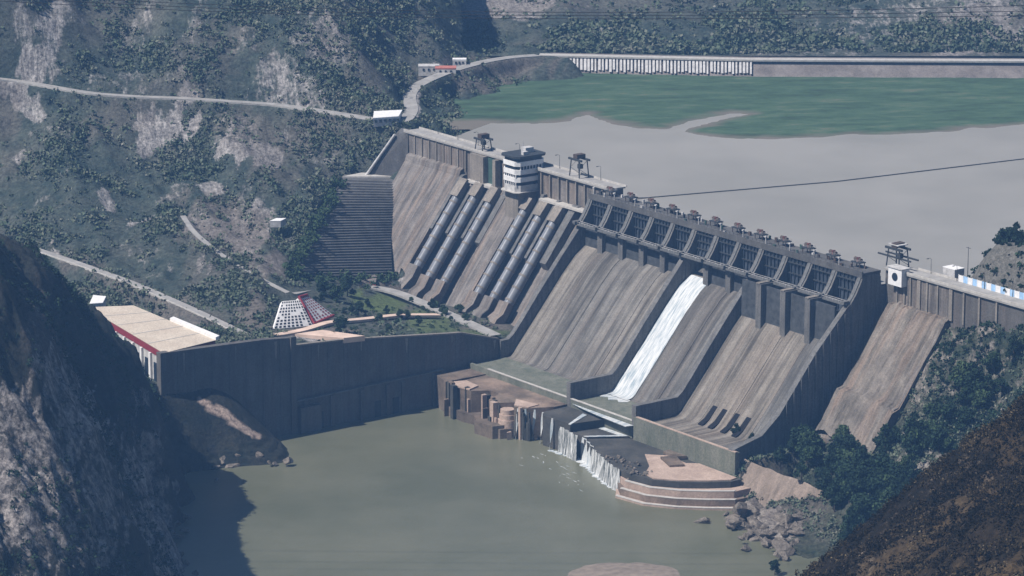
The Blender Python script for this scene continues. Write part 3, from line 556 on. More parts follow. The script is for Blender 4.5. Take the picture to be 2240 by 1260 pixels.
for i in range(12):
    a0, a1 = bays[i] + 1.9, bays[i + 1] - 1.9
    b = MB(); arc = [(14.6 - 1.2 * math.sin(math.pi * k / 8) - 1.6 * k / 8, 68.8 + 20.6 * k / 8) for k in range(9)]
    opened = 6.5 if i == 5 else 0.0
    arc = [(v, 68.8 + opened + (z - 68.8) * (1 - opened / 20.6)) for v, z in arc]
    b.prism(arc + [(v - 0.6, z) for v, z in arc[::-1]], a0, a1); gt = b.build('gate', M['gate'], dam)
    for j in range(4):
        v, z = arc[1 + 2 * j]; b = MB(); b.dbox(a0, a1, v + 0.1, v + 0.9, z - 0.25, z + 0.25); b.build('beam', M['steel'], gt)
    for uu in np.linspace(a0 + 1.5, a1 - 1.5, 5):
        b = MB(); b.add([D(uu + e, v + dv, z) for v, z in arc for e, dv in ((-.15, .1), (.15, .1), (.15, .7), (-.15, .7))], [(4 * q + a_, 4 * q + (a_ + 1) % 4, 4 * q + 4 + (a_ + 1) % 4, 4 * q + 4 + a_) for q in range(8) for a_ in range(4)]); b.build('gate_rib', M['gate'], gt)
    if i != 5:
        third = a0 > 303
        b = MB(); v1 = 26.5 if third else 17.6; b.prism([(v1 - 1, fl(v1) - 1), (v1 - 1, 77), (v1, 77), (v1 + .5, fl(v1) - 1)], a0, a1); b.build('breast_wall', M['breast'], dam)
b = MB(); b.dbox(171.2, 373.7, 2.5, 13.2, 90.05, 91.3); b.build('gate_deck', M['oldwall'], dam)
b = MB(); b.dbox(171.2, 373.7, 13.3, 13.8, 89.2, 92.1); b.build('gate_deck_beam', M['oldwall'], dam)
b = MB(); b.dbox(170.5, 373, 20.2, 22.4, 77.3, 78.1); sb = b.build('service_bridge', M['nose'], dam)
for vv in (20.3, 22.3):
    b = MB(); b.dbox(170.5, 373, vv - 0.06, vv + 0.06, 79.0, 79.15)
    for u in np.arange(171, 373, 4.1): b.dbox(u - 0.06, u + 0.06, vv - 0.05, vv + 0.05, 78.1, 79.0)
    b.build('handrail', M['dirtywhite'], sb)
# black slabs painted as shaded slots at the foot of the third chute
for k, u in enumerate((322, 329, 338, 346)):
    b = MB(); b.prism([(57, fl(57) - 1), (57, fl(57) + .45), (62, 20.1), (66, 18.1), (66, 16)], u, u + 3.3); b.build('slot', M['hole'], dam)
b = MB(); b.prism([(86, 12), (86, 20.6), (88.6, 20.6), (88.6, 6)], 303, 376); b.build('end_sill', M['algae'], dam)
# right non-overflow part
b = MB(); b.prism([(-8, 5), (-8, 91.4), (-0.4, 91.4), (-0.4, 20), (-0.4, 5)], 373.8, 380); b.build('recessed_block', M['wall'], dam)
b = MB(); b.prism([(-8, 5), (-8, 91.4), (0, 91.4), (0, 76), (3, 75), (29, 40.8), (31.5, 40.2), (44, 22), (44, 5)], 380, 417); b.build('spill_free_block', M['face'], dam)
gu2, gv2 = np.meshgrid(np.linspace(379.6, 417.5, 80), np.linspace(0, 45, 100)); zz2 = np.interp(gv2, [0, 3, 29, 33, 45], [77.6, 77, 42.8, 41.6, 24.5])
st2 = fbm(gu2 * 3.2, gv2 * .35, 7, 5, 3, .6); zz2 = zz2 + st2 * 1.7 + fbm(gu2, gv2, 9, 5, 8, .6) * 1.6 - np.clip((gu2 - 408) / 10, 0, 1) ** 2 * 2.5 * np.clip(gv2 / 8, 0, 1)
gvx = gv2 + fbm(gu2, gv2, 6, 3, 6) * .6 * np.clip(gv2 / 4, 0, 1)
Vs = [D(u_, v_, z_) for u_, v_, z_ in zip(gu2.ravel(), gvx.ravel(), zz2.ravel())]; ns2 = len(Vs); Vb = [D(u_, v_ - 1.5, z_ - 6) for u_, v_, z_ in zip(gu2.ravel(), gvx.ravel(), zz2.ravel())]
qs = [(i * 80 + j, i * 80 + j + 1, (i + 1) * 80 + j + 1, (i + 1) * 80 + j) for i in range(99) for j in range(79)]
M['rough'] = concrete('weathered_face', (0.10, 0.09, 0.08), (0.29, 0.255, 0.22), stain=(0.06, 0.055, 0.045), streak=(0.3, 0.03, 0.03), amt=0.7, warm=(0.25, 0.19, 0.15), bmp=0.9)
b = MB().add(Vs + Vb, qs + [tuple(ns2 + k for k in f_[::-1]) for f_ in qs if 0]); b.build('weathered_face', M['rough'], dam)
b = MB(); b.prism([(-8, 5), (-8, 91.4), (-0.2, 91.4), (-0.2, 30), (4, 5)], 417, 560); b.build('abutment_block', M['wall'], dam)
for u in [382, 387, 391, 396, 402, 409, 417, 426, 436, 447]:
    b = MB(); b.prism([(-0.9, 76.5), (-0.9, 90.8), (0.6, 90.8), (0.6, 76.5)], u, u + (2.2 if u in (396, 417) else 1.0)); b.build('pilaster', M['crest'], dam)
# running water in one chute
b = MB(); wl = [(v, z) for v, z in FLO if 14 <= v <= 66]; NW = 9
b2 = []
for v, z in wl: b2.append(z)
us = np.linspace(255.2, 270.6, NW)
V = []; 
vv_ = np.linspace(17, 67.5, 60)
for v in vv_:
    for j, u in enumerate(us):
        V.append(D(u, v, fl(v) + 0.75 + 0.35 * float(fbm(np.array(u * 3.0), np.array(v), 5, 3, 4)) + 0))
q = [(i * NW + j, i * NW + j + 1, (i + 1) * NW + j + 1, (i + 1) * NW + j) for i in range(59) for j in range(NW - 1)]
ww = MB().add(V, q, True).build('spillway_water', M['foam']); tag(ww, 'smooth white sheet of water racing down the sixth spillway chute', 'water', kind='stuff')
b = MB()
for zz in (92.7, 93.2): b.dbox(172, 373, 13.5, 13.6, zz, zz + .07)
for u in np.arange(172.5, 373, 2.75): b.dbox(u, u + .1, 13.48, 13.6, 92.1, 93.2)
b.build('deck_railing', M['steel'], dam)
rq = random.Random(5)
for k in range(34):
    u = 174 + k * 5.85; v = rq.uniform(3.2, 12); h_ = rq.uniform(.7, 2.2)
    b = MB(); b.dbox(u, u + rq.uniform(.6, 2.0), v, v + rq.uniform(.5, 1.1), 91.3, 91.3 + h_); b.build('cabinet', M[rq.choice(['steel', 'dirtywhite', 'rust', 'green_shaft'])], dam)
# ---- hoists, cranes, tower, lamps on the crest
def hoist():
    t_ = thing('gate_hoist', D(bays[0] + 8, 7, 91.3), 'x', 'hoist', 'gate hoists along the spillway deck')
    c = lambda du, dv, z: D(bays[0] + 8 + du, 7 + dv, z)
    for du in (-2.6, 2.6):
        for dv in (-1.4, 1.4):
            b = MB(); b.tube([c(du, dv, 91.3), c(du, dv, 93.6)], 0.22, 6); b.build('leg', M['rust'], t_)
    b = MB(); b.dbox(bays[0] + 4.9, bays[0] + 11.1, 5.1, 8.9, 93.6, 94.0); b.build('platform', M['steel'], t_)
    b = MB(); b.tube([c(-2.2, 0, 95), c(-0.2, 0, 95)], 0.95, 12); b.build('drum', M['rust'], t_)
    b = MB(); b.tube([c(0.6, 0, 94.9), c(2.2, 0, 94.9)], 0.8, 12); b.build('drum', M['rust'], t_)
    b = MB(); b.dbox(bays[0] + 7.7, bays[0] + 8.6, 6.2, 7.8, 94, 95.9); b.build('motor_housing', M['redbrown'], t_)
    b = MB()
    for z in (94.6, 95.1):
        b.tube([c(-3, -1.8, z), c(3, -1.8, z), c(3, 1.8, z), c(-3, 1.8, z), c(-3, -1.8, z)], 0.05, 4)
    b.build('railing', M['dirtywhite'], t_)
    return t_
h0 = hoist(); ordn = ['first', 'second', 'third', 'fourth', 'fifth', 'sixth', 'seventh', 'eighth', 'ninth', 'tenth', 'eleventh', 'twelfth']
for i in range(12):
    h_ = h0 if i == 0 else copy_tree(h0)
    uc = (bays[i] + bays[i + 1]) / 2; p0 = 0; p1 = D(uc, 7, 91.3); h_.location = p1
    h_['label'] = 'rusty brown gate hoist on the spillway deck, %s counted from the control tower end' % ordn[i]
def gantry(u, v, W_, Hh, label):
    t_ = thing('gantry_crane', D(u, v, 92.2), label, 'crane')
    for du in (-W_ / 2, W_ / 2):
        for dv in (-3, 3):
            b = MB(); b.tube([D(u + du, v + dv, 92.2), D(u + du * 0.85, v + dv * 0.8, 92.2 + Hh)], 0.32, 6); b.build('leg', M['steel'], t_)
        b = MB(); b.tube([D(u + du, v - 3, 93), D(u + du * .92, v + 2.6, 92.2 + Hh * .55), D(u + du * .85, v - 2.4, 92.2 + Hh)], 0.14, 5); b.build('brace', M['steel'], t_)
    b = MB(); b.dbox(u - W_ / 2 - 1.4, u + W_ / 2 + 1.4, v - 2.9, v - 2.1, 92.2 + Hh, 93.2 + Hh); b.dbox(u - W_ / 2 - 1.4, u + W_ / 2 + 1.4, v + 2.1, v + 2.9, 92.2 + Hh, 93.2 + Hh); b.build('girder', M['steel'], t_)
    b = MB(); b.dbox(u - 1.6, u + 1.8, v - 2.6, v + 2.6, 93.25 + Hh, 95.3 + Hh); b.build('trolley', M['rust'], t_)
    b = MB(); b.dbox(u + W_ / 2 - 1.6, u + W_ / 2 + 0.6, v + 1, v + 3, 93 + Hh * 0.5, 95.2 + Hh * .5); b.build('cab', M['steel'], t_)
    return t_
gantry(59, -4, 6.5, 5.5, 'small dark gantry crane on the crest road between the far bank and the control tower')
g2 = gantry(139, -5, 8, 8.5, 'tall thin gantry crane on the crest between control tower and first gate bay')
g3 = gantry(375.5, -6, 8.5, 8, 'large dark gantry crane with outriggers above the small white gate house')
b = MB(); b.dbox(365, 387, -8.4, -7.8, 96.5, 97.2); b.dbox(365, 387, -3.8, -3.2, 96.5, 97.2); b.build('outrigger_beam', M['steel'], g3)
b = MB(); b.dbox(372, 379, -9, -3, 102.4, 102.8); b.build('canopy', M['dirtywhite'], g3)
# control tower
tw = thing('control_tower', D(104, 4, 62), 'white control tower with dark window bands on a tall concrete column over the penstocks', 'tower')
b = MB(); b.dbox(98, 109, -0.5, 10.8, 58, 81); b.build('column', M['crest'], tw)
def oct_(u0, u1, v0, v1, c_=2.2): return [(u0 + c_, v0), (u1 - c_, v0), (u1, v0 + c_), (u1, v1 - c_), (u1 - c_, v1), (u0 + c_, v1), (u0, v1 - c_), (u0, v0 + c_)]
for k, (z0_, z1_, e, mt) in enumerate([(81, 84.2, 0.3, 'dirtywhite'), (84.2, 86, 0.0, 'window'), (86, 88.4, 0.6, 'white'), (88.4, 89.9, 0.1, 'window'), (89.9, 92.4, 0.6, 'white'), (92.4, 94.2, 0.1, 'window'), (94.2, 96.6, 0.7, 'white'), (96.6, 98.4, 0.2, 'window'), (98.4, 99.4, 1.4, 'steel')]):
    b = MB(); b.dslab(oct_(97.5 - e, 110 + e, -5 - e, 12 + e), z0_, z1_ - (0.002 if k else 0)); b.build('window_band' if mt == 'window' else ('roof' if mt == 'steel' else 'wall_band'), M[mt], tw)
for k in range(14):
    u = 99.5 + (k % 7) * 1.55; b = MB(); zz = (84.2, 88.4)[k // 7]; b.dbox(u, u + 0.35, 12.0, 12.3, zz, zz + 1.7); b.build('mullion', M['white'], tw)
for k in range(8):
    v = -3.4 + k * 1.9; b = MB(); b.dbox(110.05, 110.35, v, v + 0.4, 92.4, 94.1); b.build('mullion', M['white'], tw)
b = MB(); b.dslab(oct_(96, 111.6, -6.5, 13.6), 80.6, 81.0); b.build('balcony', M['pale'], tw)
b = MB(); b.dbox(101, 105, -2, 3, 99.4, 102); b.dbox(106.5, 108.5, 4, 7, 99.4, 101); b.tube([D(100, 1, 99.4), D(100, 1, 105)], 0.15, 5); b.build('plant_room', M['dirtywhite'], tw)
gh = thing('gate_house', D(384, 1.5, 87), 'small white block with a round dark opening beside the last spillway bay', 'gate house')
b = MB(); b.dbox(379.5, 388.5, -1.5, 3.2, 86.2, 94.2); b.build('wall', M['white'], gh)
b = MB(); b.tube([D(384, 3.2, 90.3), D(384, 3.35, 90.3)], 1.9, 18); b.build('opening', M['window'], gh)
b = MB(); b.dbox(379, 389, -2, 3.6, 94.2, 94.6); b.build('roof', M['dirtywhite'], gh)
def lamp():
    t_ = thing('street_lamp', D(0, -8.6, 92.2), 'slim dark lamp post on the reservoir side of the crest road', 'street lamp', 'lamp posts along the dam crest')
    b = MB(); b.tube([D(0, -8.6, 92.2), D(0, -8.6, 99)], 0.13, 6, r1=0.08); b.build('post', M['steel'], t_)
    b = MB(); b.tube([D(0, -8.6, 99), D(0, -7.6, 99.6), D(0, -6.6, 99.5)], 0.07, 5); b.build('arm', M['steel'], t_)
    b = MB(); b.dbox(-0.25, 0.25, -7.0, -5.9, 99.3, 99.55); b.build('lamp_head', M['steel'], t_); return t_
l0 = lamp()
for i, u in enumerate([12, 30, 48, 84, 118, 152, 395, 412, 430, 448]):
    l_ = l0 if i == 0 else copy_tree(l0); l_.location = D(u, -8.6, 92.2)
    l_['label'] = 'slim dark lamp post on the dam crest, ' + ['first', 'second', 'third', 'fourth', 'fifth', 'sixth', 'seventh', 'eighth', 'ninth', 'tenth'][i] + ' from the far bank'
# small upright posts (birds of masonry) along the gate deck
p0 = None
for i, u in enumerate(bays[:-1]):
    for k in (0.5,):
        if p0 is None:
            b = MB(); b.tube([D(u, 11, 91.3), D(u, 11, 94.3)], 0.25, 6); b.dbox(u - .5, u + .5, 10.5, 11.5, 94.3, 94.9); p0 = b.build('light_bollard', M['dirtywhite'], None, D(u, 11, 91.3)); q_ = p0
        else: q_ = p0.copy(); COL.objects.link(q_)
        q_.location = D(u, 11, 91.3)
        tag(q_, 'short pale light post on the gate deck, ' + ordn[i] + ' counted from the control tower', 'light post', 'light posts on the gate deck')
# ================================================================ ABUTMENT WALLS AND RETAINING WALLS
NS = 38
def lerp(a, b_, t_): return tuple(a[i] + (b_[i] - a[i]) * t_ for i in range(3))
b = MB(); Lp = []; Rp = []; M['oldwall_'] = concrete('old_masonry', (0.06, 0.062, 0.065), (0.11, 0.108, 0.105), streak=(0.25, 0.25, 0.05), amt=0.6)
for k in range(NS + 1):
    f_ = k / NS; px_ = 752 + (632 - 752) * f_; py_ = 390 + (612 - 390) * f_
    Lp.append(at(px_, py_, 67 - f_ * 26.5)); Rp.append(D(np.interp(f_, [0, .6, 1], [-1, 22, 45]), np.interp(f_, [0, .6, 1], [8, 29, 44]), 67 - f_ * 39))
for k in range(NS):
    a, c, a2, c2 = Lp[k], Rp[k], Lp[k + 1], Rp[k + 1]; jt = (vn(np.array(k * 3.7), np.array(0.5), 3) - .5) * 1.0; a2 = (a2[0] + jt, a2[1] + jt * .8, a2[2]); c2 = (c2[0], c2[1] + jt * .8, c2[2]); ta, tc = a[2] - .25 * (a[2] - a2[2]), c[2] - .25 * (c[2] - c2[2])
    b.add([(a2[0], a2[1] + 14, ta), (c2[0] - .5, c2[1] + 14, tc), (c2[0], c2[1], tc), (a2[0], a2[1], ta), (a2[0], a2[1] + 14, a2[2] - 6), (c2[0] - .5, c2[1] + 14, c2[2] - 6), (c2[0], c2[1], c2[2] - 6), (a2[0], a2[1], a2[2] - 6)], [(0, 1, 2, 3), (4, 7, 6, 5), (0, 1, 5, 4), (1, 2, 6, 5), (2, 3, 7, 6), (3, 0, 4, 7)])
sw = b.build('stepped_retaining_wall', M['oldwall']); tag(sw, 'broad dark stepped masonry wall between the bushy hillside and the sloping dam face', 'retaining wall')
b = MB(); A_, B_ = at(802, 387, 66), D(-2.2, 1.2, 67); C_, E_ = at(868, 290, 91), D(-2.2, 0.4, 91)
bk = np.array([2.0, 12.0]); 
vsx = [A_, B_, E_, C_] + [(p[0] + bk[0], p[1] + bk[1], p[2]) for p in (A_, B_, E_, C_)]
b.add(vsx, [(0, 1, 2, 3), (4, 7, 6, 5), (0, 4, 5, 1), (1, 5, 6, 2), (2, 6, 7, 3), (3, 7, 4, 0)])
b2_ = MB().tube([(A_[0] - 1, A_[1] - 1, A_[2]), (C_[0] - 1, C_[1] - .6, C_[2] - 1)], 0.8, 6)
ew = b.build('end_wall', M['oldwall']); tag(ew, 'dark triangular end wall with a pale sloping edge where the dam crest meets the hillside', 'wall'); b2_.build('stair', M['dirtywhite'], ew)
b = MB(); b.slab([at(748, 389, 66.8)[:2], at(880, 389, 66.8)[:2], (at(880, 389, 66.8)[0], at(880, 389, 66.8)[1] + 6), (at(790, 385, 66.8)[0], at(790, 385, 66.8)[1] + 5)], 66, 67.6); bo = b.build('berm_kerb', M['pale']); tag(bo, 'thin pale ledge along the top of the stepped dark wall', 'ledge')
# river wall of the terrace
rw = thing('river_wall', D(172, 160, 0), 'long high dark concrete wall holding the powerhouse terrace above the river', 'retaining wall')
b = MB(); TZ = [(69, 26.5), (92, 33.0), (97, 33.4), (160, 40.2), (190, 41.8)]
b.prism([(69, -5)] + TZ + [(190, -5)], 170.2, 172.0); b.build('wall', M['wall'], rw)
b = MB(); b.prism([(190.2, -5), (190.2, 46.6), (206, 48.1), (262, 50.4), (262, -5)], 170.0, 173.6); b.build('wall', M['wall'], rw)
b = MB(); b.prism([(188.5, -5), (188.5, 47.2), (191.5, 47.2), (191.5, -5)], 171.5, 174.6); b.build('buttress', M['wall'], rw)
b = MB(); b.prism([(103, -5), (103, 16.8), (188, 15.0), (188, -5)], 171.9, 173.4); b.build('lower_stage', M['wall'], rw)
b = MB(); b.prism([(103, 16.85), (103, 17.4), (188, 15.6), (188, 15.05)], 172.05, 173.9); b.build('ledge', M['nose'], rw)
b = MB(); b.dbox(172.1, 176.5, 176, 187.5, -5, 12.5); b.build('projecting_block', M['wall'], rw)
for v in np.arange(76, 262, 9.3):
    b = MB(); zt = float(np.interp(v, [p[0] for p in TZ] + [190.2, 206, 262], [p[1] for p in TZ] + [46.4, 48, 50.3])) - .4; o_ = 172.0 if v < 190 else 173.6
    b.dbox(o_, o_ + .18, v, v + .35, 17.8 if v < 188 else 2, zt); b.build('joint_strip', M['oldwall'], rw)
for v in (108, 126, 135, 150, 167, 182):
    b = MB(); b.dbox(173.3, 174.3, v, v + 2.2, -5, 14.6 + (0.5 if v > 120 else 1)); b.build('rib', M['wall'], rw)
for v in (129.5, 140, 173):
    b = MB(); b.dbox(173.2, 173.7, v, v + 3.6, -5, 8); b.build('outlet', M['window'], rw)
b = MB(); b.dbox(171.4, 172.3, 69, 189, 0, 0.1)
for i in range(len(TZ) - 1): b.add([D(170.1, TZ[i][0], TZ[i][1] + .02), D(172.3, TZ[i][0], TZ[i][1] + .02), D(172.3, TZ[i + 1][0], TZ[i + 1][1] + .02), D(170.1, TZ[i + 1][0], TZ[i + 1][1] + .02), D(170.1, TZ[i][0], TZ[i][1] + .7), D(172.3, TZ[i][0], TZ[i][1] + .7), D(172.3, TZ[i + 1][0], TZ[i + 1][1] + .7), D(170.1, TZ[i + 1][0], TZ[i + 1][1] + .7)], [(0, 1, 2, 3), (4, 5, 6, 7), (0, 1, 5, 4), (1, 2, 6, 5), (2, 3, 7, 6), (3, 0, 4, 7)])
b.build('coping', M['crest'], rw)
for k in range(22):
    v = 72 + k * 8.4 + random.uniform(-3, 3); zt = float(np.interp(v, [p[0] for p in TZ] + [190.2, 262], [p[1] for p in TZ] + [46.4, 50])); hh = random.uniform(3, 13); w_3 = random.uniform(.5, 1.8); o_ = 172.0 if v < 189 else 173.6
    b = MB(); b.add([D(o_ + .06, v, zt - .5), D(o_ + .06, v + w_3, zt - .5), D(o_ + .06, v + w_3 * .7, zt - hh), D(o_ + .06, v + w_3 * .4, zt - hh * 1.15)], [(0, 1, 2, 3)]); b.build('lime_stain', M['crest'] if k % 3 == 0 else M['oldwall'], rw)
# ================================================================ POWERHOUSE AND TERRACE BUILDINGS
def quad_building(name, pts, z0, z1, label, cat, wallm, roofm, fascia=None, fz=2.6, windows=0, wside=(3, 0)):
    c = np.mean([p[:2] for p in pts], 0); t_ = thing(name, (c[0], c[1], z0), label, cat)
    b = MB(); b.slab([(p[0] + (c[0] - p[0]) * .03, p[1] + (c[1] - p[1]) * .03) for p in pts], z0, z1 - 0.3); b.build('wall', wallm, t_)
    b = MB(); b.slab([p[:2] for p in pts], z1 - 0.28, z1); b.build('roof', roofm, t_)
    if fascia:
        b = MB(); b.slab([(p[0] + (c[0] - p[0]) * .006, p[1] + (c[1] - p[1]) * .006) for p in pts], z1 - fz, z1 - 0.29); b.build('fascia', fascia, t_)
    return t_
pz = 50.2; Q = [at(190, 672, pz), at(358, 772, pz), at(472, 744, pz), at(292, 668, pz)]
ph = quad_building('powerhouse', Q, 26, pz, 'long flat pale-roofed powerhouse with a dark red band and white columns', 'building', M['dirtywhite'], M['roof'], M['maroon'], 3.4)
for k in range(9):
    f_ = (k + 0.5) / 9; p = lerp(Q[0], Q[1], f_); b = MB(); b.box((p[0] - 0.2, p[1] - 0.3, 30), 1.4, 1.0, 16.7, DAM_ROT); b.build('column', M['white'], ph)
for k in range(8):
    f_ = (k + 1.0) / 9; p = lerp(Q[0], Q[1], f_); b = MB(); b.box((p[0] + 0.35, p[1] + 0.5, 34), 3.0, 1.2, 9, DAM_ROT - 0.15); b.build('window', M['window'], ph)
for k in range(1, 5):
    f_ = k / 5; p = lerp(Q[0], Q[1], f_); q_ = lerp(Q[3], Q[2], f_); b = MB()
    b.slab([(p[0], p[1]), (p[0] + .5, p[1] - .5), (q_[0] + .5, q_[1] - .5), (q_[0], q_[1])], pz + .004, pz + .12); b.build('roof_joint', M['pale'], ph)
b = MB(); e0, e1 = lerp(Q[3], Q[2], .45), Q[2]; b.slab([e0[:2], e1[:2], (e1[0] + 1.5, e1[1] + 3.5), (e0[0] + 1.5, e0[1] + 3)], pz - .2, pz + 1.3); b.build('stair_block', M['white'], ph)
Q = [at(196, 664, 47), at(225, 662, 47), at(232, 648, 47), at(204, 645, 47)]
quad_building('hut', Q, 40, 47, 'small white hut at the far end of the powerhouse roof', 'hut', M['dirtywhite'], M['white'])
Q = [at(783, 612, 32), at(822, 617, 32), at(826, 600, 32), at(790, 596, 32)]
quad_building('hut', Q, 24, 32, 'squat dark shed at the foot of the stepped wall', 'shed', M['maroon'], M['face'])
Q = [at(590, 483, 58.5), at(614, 483, 58.5), at(626, 477, 58.5), at(604, 477, 58.5)]
quad_building('hut', Q, 55, 58.5, 'tiny white-roofed hut alone on the bushy hillside', 'hut', M['dirtywhite'], M['white'])
Q = [at(816, 258, 96), at(872, 254, 96), at(880, 240, 96), at(818, 243, 96)]
t_ = quad_building('gate_lodge', Q, 91, 96, 'low white building with red base where the hillside road meets the dam', 'building', M['dirtywhite'], M['white'], M['white'], 1.0)
b = MB(); p, q_ = at(816, 262, 93), at(860, 263, 93); b.slab([p[:2], q_[:2], (q_[0], q_[1] + 3), (p[0], p[1] + 3)], 90.5, 93.2); b.build('base', M['redroof'], t_)
for k in range(5):
    p = lerp(Q[0], Q[1], (k + .6) / 5.4); b = MB(); b.box((p[0], p[1] + .25, 93.2), 1.3, .6, 1.5); b.build('window', M['window'], t_)
for (px_, py_, s_, lb, rm) in [(975, 146, 6, 'pink-roofed house behind the curving far road', 'redroof'), (938, 142, 6, 'grey-white house at the foot of the dark mountain', 'dirtywhite'), (1005, 128, 4, 'tiny white house left of the curving road bend', 'white'), (1236, 90, 4, 'isolated white speck of a house on the far green hillside', 'white')]:
    zz = 95.8 if py_ > 100 else 92.4
    p = at(px_, py_, zz); Q = [(p[0] - s_, p[1] - s_ * .6), (p[0] + s_, p[1] - s_ * .6), (p[0] + s_, p[1] + s_ * .6), (p[0] - s_, p[1] + s_ * .6)]
    t_ = quad_building('house', Q, 90 if py_ > 100 else 87.5, zz, lb, 'house', M['dirtywhite'], M[rm], M[rm], 0.8)
    for k in (-.5, 0, .5):
        b = MB(); b.box((p[0] + k * s_, p[1] - s_ * .6 - .05, zz - 2.6), 1, .3, 1.2); b.build('window', M['window'], t_)
# checkered slope panels
def checker(name, BL, BR, TR, TL, nx, ny, label, frame, cell, border=None):
    cell = M['hole'] if cell == M['window'] else cell
    BL, BR, TR, TL = [Vector(p) for p in (BL, BR, TR, TL)]; t_ = thing(name, tuple(BL), label, 'retaining wall')
    def P_(s, r): return (BL.lerp(BR, s)).lerp(TL.lerp(TR, s), r)
    nrm_ = (BR - BL).cross(TL - BL).normalized()
    if nrm_.y > 0: nrm_ = -nrm_
    b = MB(); e = 0.0; c8 = [P_(0, 0), P_(1, 0), P_(1, 1), P_(0, 1)]; b.add([tuple(p) for p in c8] + [tuple(p - nrm_ * 2.5) for p in c8], [(0, 1, 2, 3), (4, 7, 6, 5), (0, 1, 5, 4), (1, 2, 6, 5), (2, 3, 7, 6), (3, 0, 4, 7)]); 
    b = MB(); K = 8; P5 = [tuple(P_(i / K, j / K)) for i in range(K + 1) for j in range(K + 1)]; P6 = [(p[0] - nrm_.x * 2.5, p[1] - nrm_.y * 2.5, p[2] - nrm_.z * 2.5) for p in P5]; n5 = len(P5)
    qf = [(i * (K + 1) + j, (i + 1) * (K + 1) + j, (i + 1) * (K + 1) + j + 1, i * (K + 1) + j + 1) for i in range(K) for j in range(K)]
    rim = [i * (K + 1) for i in range(K + 1)] + [K * (K + 1) + j for j in range(1, K + 1)] + [i * (K + 1) + K for i in range(K - 1, -1, -1)] + [j for j in range(K - 1, 0, -1)]
    b.add(P5 + P6, qf + [tuple(n5 + k for k in f_[::-1]) for f_ in qf] + [(rim[k], rim[(k + 1) % len(rim)], rim[(k + 1) % len(rim)] + n5, rim[k] + n5) for k in range(len(rim))]); b.build('panel', frame, t_)
    b = MB()
    for i in range(nx):
        for j in range(ny):
            if random.random() < 0.07: continue
            s0, s1, r0, r1 = (i + .22) / nx, (i + .78) / nx, (j + .22) / ny, (j + .78) / ny
            b.add([tuple(P_(s, r) + nrm_ * .12) for s, r in ((s0, r0), (s1, r0), (s1, r1), (s0, r1))], [(0, 1, 2, 3)])
    b.build('openings', cell, t_)
    if border:
        b = MB()
        for a, c in ((P_(0, 0), P_(1, 0)), (P_(0, 0), P_(0, 1)), (P_(0, 1), P_(1, 1))): b.tube([tuple(a), tuple(c)], 0.75, 6)
        b.build('border', border, t_)
checker('grid_wall', at(598, 720, 42), at(684, 712, 40.5), at(656, 656, 52), at(617, 659, 52), 9, 9, 'steep white trapezoid slope wall pierced by a grid of dark square holes', M['white'], M['window'])
checker('grid_wall', at(688, 708, 41), at(730, 690, 40), at(672, 645, 51), at(654, 650, 52), 6, 10, 'white slope panel with dark squares and a dark red border beside the pierced wall', M['white'], M['maroon'], M['maroon'])
b = MB(); b.slab([at(645, 733, 41)[:2], at(752, 742, 41)[:2], at(798, 737, 41)[:2], at(705, 724, 41)[:2]], 39, 41.6); pl = b.build('plaza', M['pink']); tag(pl, kind='structure')
ribbon('path', poly3([(760, 628, 31), (820, 628, 29.5), (870, 640, 28.5), (940, 670, 28.2), (1010, 700, 28.5), (1085, 735, 28)], 3), 6, M['road'], 0.5, 1.0)
ribbon('path', poly3([(600, 735, 42), (660, 725, 41), (720, 705, 40), (790, 700, 37), (870, 690, 34), (960, 690, 30.5)], 3), 4.5, M['pink'], 0.6, 1.2)
ribbon('path', poly3([(640, 645, 40), (700, 630, 36), (760, 628, 31)], 3), 4, M['road'], 0.6, 1.2)
# ================================================================ APRONS BELOW THE SPILLWAY
def apron(name, uvp, z1, m, label, extra=None):
    b = MB(); b.dslab(uvp, -6, z1); o = b.build(name, m); return tag(o, label, 'concrete block')
a1 = apron('apron_block', [(173.6, 80), (187.5, 80), (187.5, 112), (173.6, 108)], 15.6, M['apron'], 'square taupe concrete block against the foot of the high river wall')
main = thing('broken_apron', D(220, 98, 0), 'wide brown broken concrete apron below the first four chutes', 'apron')
b = MB(); b.dslab([(188, 88.4), (252.5, 88.4), (252.5, 96), (247, 108), (241, 111), (236, 105), (231, 114), (224, 113), (219, 103), (212, 103), (207, 111), (197, 112.5), (190, 111)], -6, 15.2); b.build('deck', M['apron'], main)
b = MB(); b.dslab([(190, 109), (197, 112.7), (206, 111.3), (203, 104), (192, 103)], 15.21, 15.9); b.build('paving', M['apron_dry'], main)
b = MB(); b.dslab([(232, 103), (246, 100), (247, 107), (240, 110)], 15.21, 15.6); b.build('paving', M['apron_dry'], main)
b = MB(); b.dslab([(186, 104), (190, 113.5), (205, 114.5), (212, 113), (224, 119.5), (239, 117.5), (241, 111.5), (230, 105), (200, 100)], -6, 4.6); b.dslab([(222, 110), (224, 121.5), (237, 120.5), (239, 113)], -6, 6.2); b.build('lower_ledge', M['apron'], main)
for k, (u, v, r_, h_) in enumerate([(214, 104, 5.2, 9.5), (236, 111, 4.5, 8.2), (236, 111, 4.0, 10.6), (236, 111, 3.4, 13)]):
    b = MB(); b.tube([D(u, v, -5), D(u, v, h_)], r_, 16); b.build('round_step', M['apron_dry'] if k else M['apron_wet'], main)
rr = random.Random(3)
for k in range(26):
    u = 241 + rr.random() * 10 if k < 12 else 188 + rr.random() * 50; v = 110.5 - abs(u - 241) * .3 if k < 12 else 103 + rr.random() * 10
    b = MB(); b.dbox(u, u + .5 + rr.random(), v, v + .8, -5, 5 + rr.random() * 9.5); b.build('buttress', M['apron_wet'], main)
